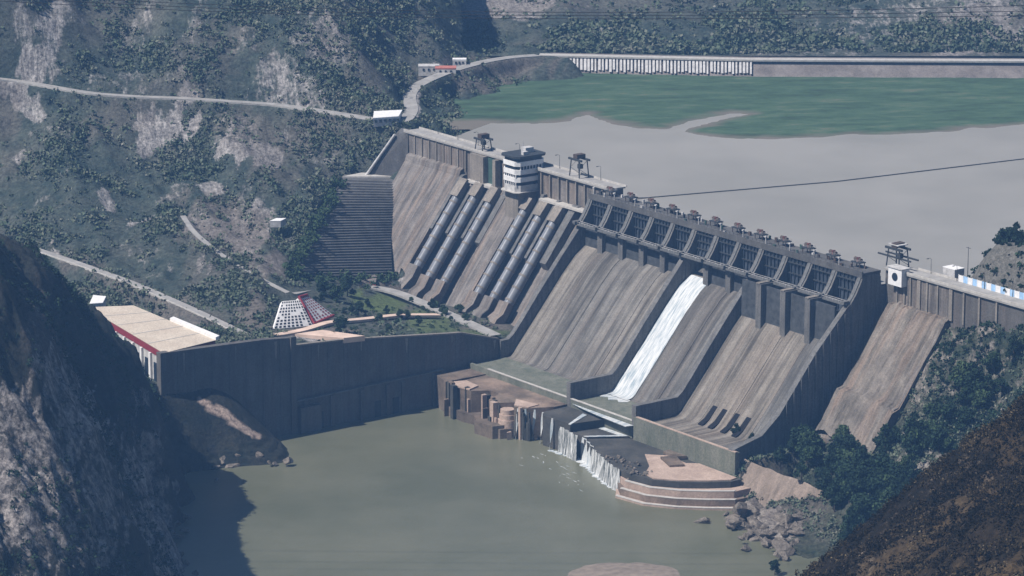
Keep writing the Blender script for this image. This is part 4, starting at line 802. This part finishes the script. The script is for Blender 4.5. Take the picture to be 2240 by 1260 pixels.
for k in range(30):
    u = 188 + rr.random() * 62; v = float(np.interp(u, [188, 200, 212, 224, 241, 252], [110, 112.5, 104, 113, 110, 96])) + rr.uniform(-2.5, 3.5); zt = rr.choice([3, 5.5, 8, 11, 15.5, 15.9]) + rr.random() * .8
    b = MB(); w1, w2 = rr.uniform(1, 4), rr.uniform(1, 3); b.dslab([(u, v), (u + w1, v + rr.uniform(-.6, .6)), (u + w1 * .9, v + w2), (u + .2, v + w2 * .8)], -5, zt); b.build('broken_slab', M[rr.choice(['apron', 'apron_dry', 'apron_wet', 'apron'])], main)
blkC = apron('apron_block', [(253.2, 88.5), (281, 88.5), (278, 106), (259, 107.5), (254, 104)], 14.4, M['apron_wet'], 'black wet concrete block with thin white trickles below the running chute')
blkD = apron('apron_block', [(281.2, 88.5), (300, 88.5), (289, 105), (278.5, 108)], 10.6, M['apron_wet'], 'low wet concrete step carrying foam at the foot of the wide waterfall')
dk = thing('lower_apron', D(335, 105, 0), 'large low apron, half wet black and half pink dry, with curved steps to the river', 'apron')
curve = [(288, 106), (299, 110.5), (310, 114.5), (322, 119), (333, 122.5), (345, 124), (358, 121.5), (368, 114), (376, 104), (381, 95)]
b = MB(); b.dslab([(300.5, 88.8)] + curve[0:] + [(381, 88.8)], -6, 9.8); b.build('deck', M['apron_wet'], dk)
b = MB(); b.dslab([(326, 100), (342, 110), (350, 119), (358, 120.3), (367, 113), (375, 103), (380, 94), (379, 90), (352, 89.5), (348, 94), (334, 93)], 9.81, 10.3); b.build('dry_deck', M['apron_dry'], dk)
b = MB(); b.dslab([(338, 92), (352, 98), (349, 104), (336, 99)], 10.31, 11.3); b.dslab([(330, 89.2), (343, 89.2), (341, 93), (331, 93.5)], 10.31, 11.6); b.build('silt', M['apron'], dk)
for k in range(3):
    o_ = 2.4 + 2.6 * k; z_ = 6.9 - 3.0 * k
    ring = [(332, 121), (345, 124 + o_), (359 + o_ * .3, 121.5 + o_), (370 + o_ * .5, 114 + o_ * .9), (378 + o_ * .7, 105 + o_ * .8), (384 + o_, 96 + o_ * .6), (384 + o_, 88)]
    b = MB(); b.dslab([(330, 100)] + ring, -6, z_); b.build('step', M['apron_dry'] if k != 1 else M['apron'], dk)
    b = MB()
    for i in range(1, len(ring) - 2):
        p, q_ = ring[i], ring[i + 1]; b.dslab([(p[0], p[1] + .1), (q_[0], q_[1] + .1), (q_[0] - .8, q_[1] - 1.6), (p[0] - .8, p[1] - 1.6)], z_ + .01, z_ + .25)
    b.build('step_edge', M['pale'], dk)
b = MB(); b.dslab([(376, 103), (384, 92), (389, 97), (379, 109)], -2, 0.5); o = b.build('gravel_bar', M['apron_dry']); tag(o, kind='structure')
# falling water
def fall(name, line, z0_, label, th=0.6, m='veil', seg=5):
    V = []; q = []; n = len(line)
    zs = np.linspace(0, 1, seg + 1)
    for i, (u, v, zt) in enumerate(line):
        for j, f_ in enumerate(zs):
            out = 0.3 + 1.6 * f_ ** 1.3 + 0.5 * math.sin(i * 1.7 + j)
            V.append(D(u, v + out, zt + .35 + (z0_ - zt - .35) * f_))
    k = seg + 1
    for i in range(n - 1):
        for j in range(seg): q.append((i * k + j, (i + 1) * k + j, (i + 1) * k + j + 1, i * k + j + 1))
    mb = MB().add(V, q, True); o = mb.build(name, M[m]); tag(o, label, 'waterfall', kind='stuff'); return o
fall('waterfall', [(u, 106.3 + .25 * (278.5 - u) * 0 + (u - 272) * .2, 11.5) for u in np.linspace(270.5, 289, 16)], -.2, 'wide thin curtain of falling water at the left of the foam')
fall('waterfall', [(u, np.interp(u, [288, 310], [105.5, 114]), 9.8 + (0.3 if u < 300 else 0)) for u in np.linspace(287, 303, 12)], -.2, 'dense white waterfall spilling off the corner of the low apron', m='foam')
fall('waterfall', [(u, np.interp(u, [c_[0] for c_ in curve], [c_[1] for c_ in curve]), 9.6) for u in np.linspace(303, 338, 24)], -.2, 'ragged thin falls over the curved edge of the low apron')
for u, v in ((249.5, 105.2), (255, 104.6), (266, 107.4), (246, 108), (243, 110)):
    o = fall('trickle', [(u, v, 14.6), (u + .5, v, 14.6), (u + 1.0, v, 14.6)], -.2, 'narrow white trickle down the black apron face', m='foam'); o['group'] = 'narrow trickles down the black apron face'; o['category'] = 'trickle'
def flatfoam(name, uvp, z, label):
    b = MB(); b.dslab(uvp, z, z + .25); o = b.build(name, M['foam']); tag(o, label, 'foam', kind='stuff')
flatfoam('foam', [(255, 65), (271, 65), (272.5, 68), (270, 71.5), (266.5, 69.5), (264, 73), (260, 70), (257, 72.5), (254.8, 69)], 17.25, 'foam where the running water lands at the foot of its chute')
flatfoam('foam', [(257, 88.6), (303, 88.6), (302, 92.5), (280, 91.4), (266, 90)], 16.3, 'foam line where water leaves the chute apron')
flatfoam('foam', [(268, 91), (271, 96), (278, 107), (279.5, 107), (273, 95), (271, 91)], 14.42, 'thin white line of foam on the black block')
flatfoam('foam', [(281.5, 89), (299.5, 89), (298.5, 91), (289.5, 105), (287.5, 105.5), (296, 91.5), (281.5, 92)], 10.62, 'foam streak over the low wet step')
V = []; 
ii = 0
b = MB()
for i in range(60):
    f_ = i / 59; u = 269 + 72 * f_ + rr.uniform(-.6, .6); v = np.interp(u, [269, 288, 310, 345], [109.5, 108.5, 117, 127]) + rr.uniform(-.5, .9)
    r_ = rr.uniform(.5, 1.6) * (1.3 if 288 < u < 306 else 1); n_p = 7; an = rr.random()
    b.slab([(D(u, v, 0)[0] + r_ * math.cos(6.283 * k / n_p + an) * rr.uniform(.7, 1.3), D(u, v, 0)[1] + r_ * math.sin(6.283 * k / n_p + an) * rr.uniform(.7, 1.3)) for k in range(n_p)], -.1, .1 + rr.random() * .12 + i * .001)
o = b.build('foam', M['foam']); tag(o, 'broken white foam on the river under the waterfalls', 'foam', kind='stuff')
gg = np.linspace(-1, 1, 50); bx2, by2 = np.meshgrid(gg, gg); c0 = at(1370, 1262, 0)
X_ = c0[0] + bx2 * 26; Y_ = c0[1] + by2 * 22; Z_ = 1.3 * (1 - np.clip(bx2 ** 2 + by2 ** 2 * 1.1, 0, 2)) + .25 * fbm(X_, Y_, 6, 4, 3) - .2
M['sand'] = plain('wet_sand', (0.21, 0.175, 0.145), .8, .25, .3)
grid_mesh('sandbar', X_, Y_, Z_, Z_ > -1.5, M['sand'])
b = MB(); rq = random.Random(9)
for k in range(26):
    u = rq.uniform(268, 325); v = float(np.interp(u, [262, 290, 335], [112, 117, 131])) + abs(rq.gauss(0, 7)) + 1; L_ = rq.uniform(1.0, 4); w_2 = rq.uniform(.08, .25); a = rq.uniform(-.2, .6)
    pu = [(u, v), (u + L_ * .4, v + w_2 + a), (u + L_, v + a * 2), (u + L_ * .5, v - w_2 + a)]
    b.dslab(pu, .01, .05 + k * .001)
o = b.build('foam_trails', M['foam']); tag(o, 'thin foam trails drifting on the river in front of the falls', 'foam', kind='stuff')
# ================================================================ ROCKS
def rock_mesh(seed, nm='rock_form'):
    import bmesh
    r_ = random.Random(seed); bm = bmesh.new(); bmesh.ops.create_icosphere(bm, subdivisions=2, radius=1)
    cuts = [Vector((r_.uniform(-1, 1), r_.uniform(-1, 1), r_.uniform(-1, 1))).normalized() for _ in range(14)]; ds = [r_.uniform(.3, .72) for _ in range(14)]
    for v in bm.verts:
        for c_, d_ in zip(cuts, ds):
            k = v.co.dot(c_)
            if k > d_: v.co -= c_ * (k - d_)
    for v in bm.verts: v.co *= 1 + r_.uniform(-.03, .03)
    me = bpy.data.meshes.new(nm); bm.to_mesh(me); bm.free(); me.materials.append(M['boulder']); return me
RM = [rock_mesh(s) for s in range(6)]
rr = random.Random(11)
def rocks_at(pts, zf, grp, lab, smin, smax, n):
    for k in range(n):
        px_, py_ = rr.choice(pts); px_ += rr.gauss(0, 26); py_ += rr.gauss(0, 15)
        p = at(px_, py_, zf); s = rr.uniform(smin, smax) * (1.5 if rr.random() < .12 else 1)
        o = bpy.data.objects.new('boulder', rr.choice(RM)); COL.objects.link(o); o.location = (p[0], p[1], zf + rr.uniform(-.3, .8) * s)
        o.scale = (s * rr.uniform(.8, 1.5), s * rr.uniform(.7, 1.2), s * rr.uniform(.5, .9)); o.rotation_euler = (rr.uniform(-.4, .4), rr.uniform(-.4, .4), rr.uniform(0, 6.3))
        tag(o, lab, 'boulder', grp)
rocks_at([(1610, 1130), (1650, 1140), (1700, 1150), (1640, 1165), (1680, 1180), (1720, 1165), (1620, 1150), (1720, 1195)], 1.2, 'boulders at the water edge below the dam', 'grey brown boulder in the pile at the water edge below the curved steps', 1.3, 5.6, 80)
rocks_at([(470, 1020), (520, 1015), (590, 1005), (560, 985), (350, 1090), (370, 1130), (380, 1165), (350, 1180), (385, 1220), (400, 1240), (390, 1050)], 0.8, 'rocks along the left river bank', 'pale rock on the shore at the foot of the left cliff', 1.0, 3.2, 70)
for (px_, py_, s, lb) in [(1630, 1200, 6, 'flat pale slab rock at the tip of the boulder pile'), (1735, 1190, 6.5, 'blocky pale boulder at the near side of the boulder pile'), (600, 1015, 4, 'dark rock at the tip of the left spur')]:
    o = bpy.data.objects.new('boulder', RM[1]); COL.objects.link(o); o.location = at(px_, py_, 0.8); o.scale = (s * .8, s * .55, s * .42); o.rotation_euler = (0.1, .2, .6); tag(o, lb, 'boulder')
rr = random.Random(31)
for k in range(44):
    u = rr.uniform(318, 352); v = float(np.interp(u, [318, 345, 352], [115, 121, 119])) + rr.gauss(0, 2.4) - 1; s_ = rr.uniform(.5, 2.0)
    o = bpy.data.objects.new('boulder', rr.choice(RM)); COL.objects.link(o); p = D(u, v, 9.9 + s_ * .2 if v < float(np.interp(u, [310, 322, 333, 345, 358], [114.5, 119, 122.5, 124, 121.5])) else 7.0)
    o.location = p; o.scale = (s_, s_ * .8, s_ * .7); o.rotation_euler = (rr.uniform(-.5, .5), rr.uniform(-.5, .5), rr.uniform(0, 6)); tag(o, 'broken rubble block on the curved front edge of the lower apron', 'boulder', 'rubble on the edge of the lower apron')
# sloping rock slab beside the steps
V = []; q = []
TLs, TRs, BLs, BRs = at(1600, 992, 17), at(1815, 1078, 12), at(1600, 1108, -1), at(1745, 1140, -1)
NN = 40
for i in range(NN + 1):
    for j in range(NN + 1):
        s_, r_ = i / NN, j / NN; a = np.array(lerp(TLs, TRs, s_)); c_ = np.array(lerp(BLs, BRs, s_)); p = a + (c_ - a) * r_
        p[2] += 0.9 * float(fbm(np.array(p[0] * 1.0), np.array(p[1]), 9, 4, 5)) + 0.35 * math.sin(i * 1.9) * math.sin(r_ * 3.14); V.append(p)
q = [(i * (NN + 1) + j, (i + 1) * (NN + 1) + j, (i + 1) * (NN + 1) + j + 1, i * (NN + 1) + j + 1) for i in range(NN) for j in range(NN)]
M['bank'] = concrete('sloping_bank', (0.19, 0.15, 0.12), (0.30, 0.24, 0.20), stain=(0.08, 0.07, 0.055), streak=(0.25, 0.04, 0.04), amt=0.6)
n1 = len(V); V2_ = [(p[0] + 1, p[1] + 6, p[2] - 8) for p in V]
o = MB().add(V + V2_, q + [tuple(n1 + k for k in f_) for f_ in q], False).build('sloping_bank', M['bank']); tag(o, 'pinkish streaked sloping concrete bank between the curved steps and the trees', 'bank')
# ================================================================ FAR WALL, BOOM, CABLES
fw = thing('embankment_wall', at(1600, 140, 86), 'long low far retaining wall of the reservoir, part of it striped with white ribs', 'retaining wall')
def fwz(px_): return np.interp(px_, [1180, 1640, 2240], [120, 130, 133])
top = [at(x_, fwz(x_), 89.2) for x_ in range(1180, 2500, 60)]; bot = [at(x_, fwz(x_) + 40, 80.5) for x_ in range(1180, 2500, 60)]
b = MB(); k = len(top); V = top + bot + [(p[0], p[1] + 8, p[2]) for p in top]
b.add(V, [(i, i + 1, k + i + 1, k + i) for i in range(k - 1)] + [(i, i + 1, 2 * k + i + 1, 2 * k + i) for i in range(k - 1)])
M['farwall'] = concrete('far_wall', (0.17, 0.15, 0.14), (0.24, 0.215, 0.20), streak=(0.1, 0.1, 0.1)); b.build('wall', M['farwall'], fw)
for i in range(58):
    x_ = 1190 + i * 7.9; x0_, x1_ = x_, x_ + 4.3 + rr.uniform(-.8, 1.6); y0_, y1_ = fwz(x_) + 3, fwz(x_) + 33 + rr.uniform(-3, 3)
    def wp(x__, f__): T_, B_ = at(x__, fwz(x__), 89.2), at(x__, fwz(x__) + 40, 80.5); return lerp(T_, B_, f__)
    fl_ = rr.uniform(.7, .86); A0, A1, B0, B1 = [(p[0], p[1] - .5, p[2] + .3) for p in (wp(x0_, .04), wp(x1_, .04), wp(x0_, fl_), wp(x1_, fl_))]
    b = MB(); b.add([A0, A1, B1, B0] + [(p[0], p[1] - 1.2, p[2]) for p in (A0, A1, B1, B0)], [(0, 1, 2, 3), (4, 7, 6, 5), (0, 1, 5, 4), (1, 2, 6, 5), (2, 3, 7, 6), (3, 0, 4, 7)]); b.build('rib', M['dirtywhite'], fw)
L = np.array([at(x_, fwz(x_) - 1, 89.6) for x_ in range(1180, 2500, 40)]); ribbon('road', L, 6, M['pale'], 0.1, 1.0)
bp = [D(np.interp(f_, [0, .5, 1], [155.5, 183, 203]), np.interp(f_, [0, .5, 1], [-37, -137, -275]), 80.1) for f_ in np.linspace(0, 1, 60)]
bt = thing('floating_boom', bp[0], 'long dark floating boom stretched across the grey reservoir', 'boom')
b = MB(); b.tube(bp, 0.42, 6); b.build('float_line', M['steel'], bt)
b = MB(); b.tube([D(155.5, -37, 80.1), D(150, -9.5, 82)], 0.3, 6); b.build('tether', M['steel'], bt)
for i, (ya, ym, yb, Yd) in enumerate([(-6, 34, 24, 1500), (2, 41, 34, 1490), (-14, 27, 12, 1515)]):
    pts = []
    for f_ in np.linspace(-.4, 1.4, 40):
        x_ = 2240 * f_; y_ = ym + (ya - ym) * ((f_ - .58) / .58) ** 2 if f_ < .58 else ym + (yb - ym) * ((f_ - .58) / .42) ** 2
        pts.append(aty(x_, y_, Yd))
    b = MB(); b.tube(pts, 0.13, 5); o = b.build('power_cable', M['cable']); tag(o, ['lower', 'lowest', 'upper'][i] + ' of the thin dark power cables sagging across the top of the view', 'cable', None)
# ================================================================ RIGHT CREST CORNER
ck = thing('abutment_mound', D(430, -14, 91), 'rounded stone-faced mound behind the blue railing at the near end of the dam', 'mound')
mu, mv = np.meshgrid(np.linspace(405, 520, 60), np.linspace(-75, -9.8, 40)); mx = O2[0] + U2[0] * mu + V2[0] * mv; my = O2[1] + U2[1] * mu + V2[1] * mv
mz = 80 + 31 * np.clip((mu - 405) / 22, 0, 1) ** .7 * np.clip((-9.8 - mv + 6) / 14, 0, 1) + fbm(mx, my, 12, 4, 5) * 2.5 - np.clip((-mv - 45) / 14, 0, 2) * 14
V = np.stack([mx.ravel(), my.ravel(), mz.ravel()], 1) - np.array(ck.location); mound_pts = (mx, my, mz)
q = [(i * 60 + j, i * 60 + j + 1, (i + 1) * 60 + j + 1, (i + 1) * 60 + j) for i in range(39) for j in range(59)]
me = fmesh('rock_face', V, q, True); me.materials.append(rockmat('mound_rock', (0.07, 0.07, 0.06), (0.2, 0.19, 0.17), .4)); o = bpy.data.objects.new('rock_face', me); COL.objects.link(o); o.parent = ck
fn = thing('panel_fence', D(435, -1, 92.2), 'pale blue and white panel fence along the crest road at the right edge', 'fence')
for i, u in enumerate(np.arange(413, 470, 3)):
    b = MB(); b.dbox(u, u + 2.8, -9.0, -8.8, 92.2, 95.2); b.build('panel', M['blue'] if i % 2 else M['white'], fn)
    b = MB(); b.dbox(u - .1, u + .1, -9.15, -8.7, 92.2, 95.5); b.build('post', M['white'], fn)
Q = [D(400, -17, 0), D(408, -17, 0), D(408, -11, 0), D(400, -11, 0)]
quad_building('kiosk', Q, 88, 96.2, 'small kiosk with a bright white roof beside the rocky mound', 'kiosk', M['dirtywhite'], M['white'])
b = MB(); b.tube([D(409, -18, 88), D(409, -18, 106)], .22, 6, r1=.1); b.tube([D(407.6, -18, 105.5), D(410.4, -18, 105.5)], .12, 5); o = b.build('mast', M['steel']); tag(o, 'thin pole mast standing beside the white-roofed kiosk', 'mast')
# ================================================================ VEGETATION
def leaf_cloud(centers, radii, per, size, rng_):
    n = len(centers); k = per
    c = np.repeat(centers, k, 0); r_ = np.repeat(radii, k, 0)
    d = rng_.normal(size=(n * k, 3)); d /= np.linalg.norm(d, axis=1)[:, None]; d *= (rng_.random((n * k, 1)) ** .45)
    p = c + d * r_; a = rng_.normal(size=(n * k, 3)); a /= np.linalg.norm(a, axis=1)[:, None]
    b_ = np.cross(a, rng_.normal(size=(n * k, 3))); b_ /= np.linalg.norm(b_, axis=1)[:, None]
    s = size * (0.6 + 0.8 * rng_.random((n * k, 1))) * (r_.mean(1, keepdims=True) ** .5)
    V = np.stack([p - a * s, p + b_ * s * .8, p + a * s, p - b_ * s * .8], 1).reshape(-1, 3)
    return V, np.arange(len(V)).reshape(-1, 4)
def scatter(name, x, y, z, prob, n, rmin, rmax, per, size, m, seed, squash=.75):
    g = np.random.default_rng(seed); p = prob.ravel(); p = p / p.sum(); idx = g.choice(len(p), n, p=p)
    st_ = 1.2; rad = rmin + (rmax - rmin) * g.random(n) ** 2.2
    c = np.stack([x.ravel()[idx] + g.uniform(-st_, st_, n), y.ravel()[idx] + g.uniform(-st_, st_, n), z.ravel()[idx] + rad * .35], 1)
    V, q = leaf_cloud(c, np.stack([rad, rad, rad * squash], 1), per, size, g)
    me = fmesh(name, V, q); me.materials.append(m); o = bpy.data.objects.new(name, me); COL.objects.link(o); return tag(o, kind='stuff')
gpx, gpy = pix(gx, gy, z1)
vis = (gpx > -420) & (gpx < 1150) & (gpy > -130) & (gpy < 760) & keep
clump = np.clip(fbm(gx, gy, 34, 5, 123, .6) * 3.2 + .45, 0.03, 1) * np.clip(1.3 - ridged(gx * 0.9 + gy * 0.35, gy * 0.5 - gx * 0.1, 55, 5, 21) * 1.2, .15, 1)
pr = vis * clump * (1 - np.clip(rock_hill * 1.1, 0, .97)) * (1 - np.clip(M_attr['lawn'] * 1.3, 0, 1)) * (dist > 5) * (1 - ter * .93) * (pin < -2) *  (1 - .8 * blobs(gx, gy, z0, [(690, 700, 130, 50, 0, 1)])) * ((gu < -3) | (gv > 46)) * (1 - .8 * np.clip(z0 * 0 + (gpy < 250) * (gpx > 900), 0, 1))
d2, _ = near_line(gx, gy, berm1); pr = pr * (d2 > 3); d2, _ = near_line(gx, gy, berm2); pr = pr * (d2 > 2.2)
o = scatter('hillside_shrubs', gx, gy, z1, pr, 23000, .35, 3.6, 13, .5, M['shrub'], 5); tag(o, 'dense scrub and bushes covering the hillside left of the dam', 'shrubs')
ex, ey, ez = [], [], []
g = np.random.default_rng(3)
for k in range(500):
    f_ = g.random()
    if k % 3: px_, py_, zz = 752 - 120 * f_ + g.normal() * 7 - 4, 390 + 222 * f_ + g.normal() * 6, 67 - 26 * f_ + .5
    else: px_, py_, zz = 632 + 235 * f_, 612 + g.normal() * 6 - 3 * f_, 41 - 12 * f_
    p = at(px_, py_, zz); ex.append(p[0]); ey.append(p[1]); ez.append(zz)
o = scatter('wall_edge_shrubs', np.array(ex), np.array(ey), np.array(ez), np.ones(500), 420, .8, 2.8, 26, .5, M['leaf'], 12); tag(o, 'ragged bushes along the edges of the stepped dark wall', 'shrubs')
apx, apy = pix(ax_, ay_, az); pr = ((apx > 1600) & (apx < 2300) & (apy > 640) & (apy < 1290) & (az > 3)) * np.clip(fbm(ax_, ay_, 20, 4, 9) * 1.5 + .6, .03, 1) * (1 - .9 * insl * (az < penf(av))) * (1 - .85 * blobs(ax_, ay_, az0, arock))
o = scatter('abutment_shrubs', ax_, ay_, az, pr, 5200, .6, 2.4, 16, .45, M['shrub'], 6); tag(o, 'scrub covering the slope below the near end of the dam', 'shrubs')
cpx, cpy = pix(cx, cy, cz); pr = ((cpx > -260) & (cpx < 440) & (cz > 8)) * np.clip(fbm(cx, cy, 24, 4, 19) * 1.6 + .4, .01, 1) * (1 - .8 * blobs(cx, cy, cz0, crock)) * (1 - spur) * ckeep
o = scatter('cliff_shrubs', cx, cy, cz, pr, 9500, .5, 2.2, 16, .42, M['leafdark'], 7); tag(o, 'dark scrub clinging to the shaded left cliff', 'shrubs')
fpx, fpy = pix(fx, fy, fz); pr = ((fpx > 1700) & (fpx < 2300) & (fpy > 780) & (fpy < 1310)) * np.clip(fbm(fx, fy, 9, 4, 29) * 1.4 + .7, .05, 1)
o = scatter('foreground_scrub', fx, fy, fz, pr, 15000, .25, 1.7, 18, .27, M['dryshrub'], 8); tag(o, 'dark brown and rusty scrub on the near slope at the lower right', 'shrubs')
hpx, hpy = pix(hx, hy, hz); pr = ((hpx > 850) & (hpx < 2300) & (hpy > -30) & (hy > 2276)) * np.clip(fbm(hx, hy, 60, 5, 23, .6) * 4 + .35, .02, 1) * (1 - .8 * blobs(hx, hy, hz, frk))
o = scatter('far_woods', hx, hy, hz, pr, 8500, .5, 4.6, 12, .6, M['shrub'], 9); tag(o, 'scattered far woodland on the hills beyond the reservoir', 'woods')
# individual trees
def tree_proto(seed, h, cr, m):
    g = np.random.default_rng(seed); r_ = random.Random(seed)
    t_ = bpy.data.objects.new('tree', None); COL.objects.link(t_)
    b = MB(); b.tube([(0, 0, -1), (.15, .1, h * .35), (-.1, .2, h * .7)], h * .035, 8, r1=h * .015)
    cs = []
    for k in range(9):
        a = k * 2.4 + r_.random(); rr_ = cr * r_.uniform(.35, .75); zz = h * r_.uniform(.22, .88)
        if k == 8: rr_ = 0; zz = h * .9
        c_ = (rr_ * math.cos(a), rr_ * math.sin(a), zz); cs.append(c_)
        b.tube([(0, 0, h * r_.uniform(.25, .55)), (c_[0] * .5, c_[1] * .5, zz * .8), c_], h * .014, 5, r1=h * .004)
    b.build('trunk', M['bark'], t_)
    rad = np.array([[cr * r_.uniform(.32, .55)] * 2 + [cr * r_.uniform(.25, .42)] for _ in cs])
    V, q = leaf_cloud(np.array(cs), rad, 150, .34, g); me = fmesh('crown', V, q); me.materials.append(m)
    o = bpy.data.objects.new('crown', me); COL.objects.link(o); o.parent = t_
    return t_
protos = [tree_proto(1, 8, 3.6, M['leafdark']), tree_proto(2, 10, 3.4, M['leafdark']), tree_proto(3, 7, 3.8, M['leaf'])]; usedp = [False] * 3
def put_tree(k, loc, s, label, group=None):
    o = protos[k] if not usedp[k] else copy_tree(protos[k]); usedp[k] = True
    o.location = loc; o.scale = (s, s, s * random.uniform(.9, 1.15)); o.rotation_euler = (0, 0, random.uniform(0, 6.28)); tag(o, label, 'tree', group); return o
def zA(x, y): return float(Af(np.array([x]), np.array([y]))[0])
random.seed(21); n_t = 0
tz = [(1690, 925, 40, 30), (1740, 960, 50, 40), (1800, 930, 50, 40), (1780, 1010, 60, 30), (1860, 1030, 50, 40), (1920, 1060, 50, 40), (1850, 1090, 50, 40), (1980, 1010, 60, 40), (2060, 960, 70, 50), (1930, 1130, 40, 40), (1990, 1090, 50, 40), (1830, 870, 30, 30), (2130, 880, 50, 40), (1870, 1180, 30, 30), (2180, 780, 50, 40)]
for k in range(190):
    cx_, cy_, rx_, ry_ = random.choice(tz); px_ = cx_ + random.gauss(0, rx_ * .6); py_ = cy_ + random.gauss(0, ry_ * .6)
    zz = 20.0
    for _ in range(12): p = at(px_, py_, zz); zz = zz * .5 + .5 * max(1, zA(p[0], p[1]))
    u_, v_ = UV(p[0], p[1])
    if u_ < 376 or v_ < 4 or (379 < u_ < 419 and v_ < 42 and zz > 24): continue
    p = (p[0], p[1], zA(p[0], p[1]) - .3)
    put_tree(random.choice([0, 1, 1, 2]), p, random.uniform(.8, 1.5), 'dark green leafy tree in the thicket at the foot of the near abutment', 'trees below the near end of the dam')
for (px_, py_, z_, s, lb) in [(1610, 960, 16, .75, 'small dark tree at the right foot of the third chute'), (1590, 940, 17, .5, 'bush-like tree overhanging the toothed end of the third chute'), (1645, 985, 14, .7, 'rounded tree above the pinkish sloping bank'), (1690, 925, 17, 1.25, 'tall dark tree standing against the foot of the third chute'),
                              (2205, 548, 104, 1.35, 'broad dark tree on top of the stone mound at the right edge'), (2238, 562, 104, 1.0, 'smaller tree behind the broad one on the stone mound'), (1695, 1255, 1, .7, 'lone dark tree at the bottom edge beside the river'),
                              (745, 728, 40, 1.0, 'round dark tree beside the white plaza on the terrace'), (760, 650, 34, 1.1, 'tall dark tree behind the garden at the left of the lawn'), (785, 690, 35.5, .8, 'dark tree between the lawn and the pierced white wall'), (735, 660, 36, 1.0, 'leafy tree just left of the garden lawns'), (705, 645, 38, .9, 'tree at the top end of the red bordered panel'), (1018, 705, 28, .55, 'small round tree where the terrace path meets the penstocks'),
                              (850, 728, 36, .5, 'low round tree at the wall edge of the garden'), (870, 712, 35, .45, 'slim little tree in the middle of the garden'), (900, 662, 30, .4, 'little tree between lawn and terrace path'), (975, 690, 29, .4, 'little tree near the lower end of the path'), (925, 680, 30, .35, 'sapling halfway along the terrace path'), (830, 700, 36, .4, 'small bushy tree below the upper lawn')]:
    put_tree(2 if z_ in (28, 36, 35, 30, 29) else random.choice([0, 1]), at(px_, py_, z_ - .3), s, lb)
random.seed(5)
for k in range(26):
    px_ = random.uniform(690, 1010); py_ = np.interp(px_, [690, 800, 1010], [640, 690, 705]) + random.gauss(0, 18); zz = 36.
    for _ in range(8): p = at(px_, py_, zz); zz = float(Hf(np.array([p[0]]), np.array([p[1]]))[0])
    u_, v_ = UV(p[0], p[1])
    if u_ > 168 or v_ < 52: continue
    put_tree(random.choice([0, 1, 2]), (p[0], p[1], zz - .3), random.uniform(.3, .7), 'small green tree in the terrace garden above the river wall', 'trees of the terrace garden')
mx, my, mz = mound_pts
o = scatter('mound_bushes', mx, my, mz, (mz > 88) * np.clip(fbm(mx, my, 14, 3, 6) * 2 + .7, .05, 1), 420, .6, 2.4, 26, .5, M['leafdark'], 14); tag(o, 'dark bushes covering the stone mound at the right edge', 'shrubs')
for (px_, py_, z_, sc_, lb) in [(2165, 560, 101, .8, 'lower dark tree at the left shoulder of the stone mound'), (2190, 530, 107, 1.1, 'tallest dark tree crowning the stone mound'), (2222, 530, 107, 1.2, 'dark tree just right of the mound top')]:
    put_tree(1, at(px_, py_ + 22, z_ - 3), sc_, lb)
sel = ((apx > 2030) & (apx < 2300) & (apy > 650) & (apy < 1000)) * np.clip(fbm(ax_, ay_, 12, 4, 66) * 2 + .6, .05, 1)
o = scatter('overgrowth', ax_, ay_, az, sel, 1500, .5, 2.2, 18, .45, M['leafdark'], 15); tag(o, 'dark overgrowth on the stained block at the near end of the dam', 'shrubs')
# garden bushes
gb = np.stack(np.meshgrid(np.linspace(0, 1, 60), np.linspace(0, 1, 12)), -1).reshape(-1, 2)
bx_, by_, bz_ = [], [], []
g = np.random.default_rng(77)
for k in range(420):
    px_ = g.uniform(640, 1080); py_ = np.interp(px_, [640, 800, 1080], [700, 700, 722]) + g.uniform(-34, 34)
    zz = 36.
    for _ in range(8): p = at(px_, py_, zz); zz = float(Hf(np.array([p[0]]), np.array([p[1]]))[0])
    u_, v_ = UV(p[0], p[1])
    if u_ > 169 or v_ < 56: continue
    bx_.append(p[0]); by_.append(p[1]); bz_.append(zz)
bx_ = np.array(bx_); o = scatter('garden_bushes', bx_, np.array(by_), np.array(bz_), np.ones(len(bx_)), 330, .5, 1.5, 22, .35, M['leaf'], 10); tag(o, 'clipped bushes dotted through the terrace garden', 'bushes')
# ================================================================ AIR
m = bpy.data.materials.new('haze'); m.use_nodes = True; t = m.node_tree; t.nodes.remove(t.nodes['Principled BSDF'])
pv = t.nodes.new('ShaderNodeVolumePrincipled'); pv.inputs['Density'].default_value = 8.8e-5; pv.inputs['Color'].default_value = (0.25, 0.52, 1.0, 1); pv.inputs['Anisotropy'].default_value = 0.1
t.links.new(pv.outputs[0], t.nodes['Material Output'].inputs['Volume'])
b = MB(); b.slab([(-1000, -60), (1500, -60), (1500, 3700), (-1000, 3700)], -8, 540); hz_ = b.build('haze', m); tag(hz_, kind='stuff')
S.cycles.volume_bounces = 1
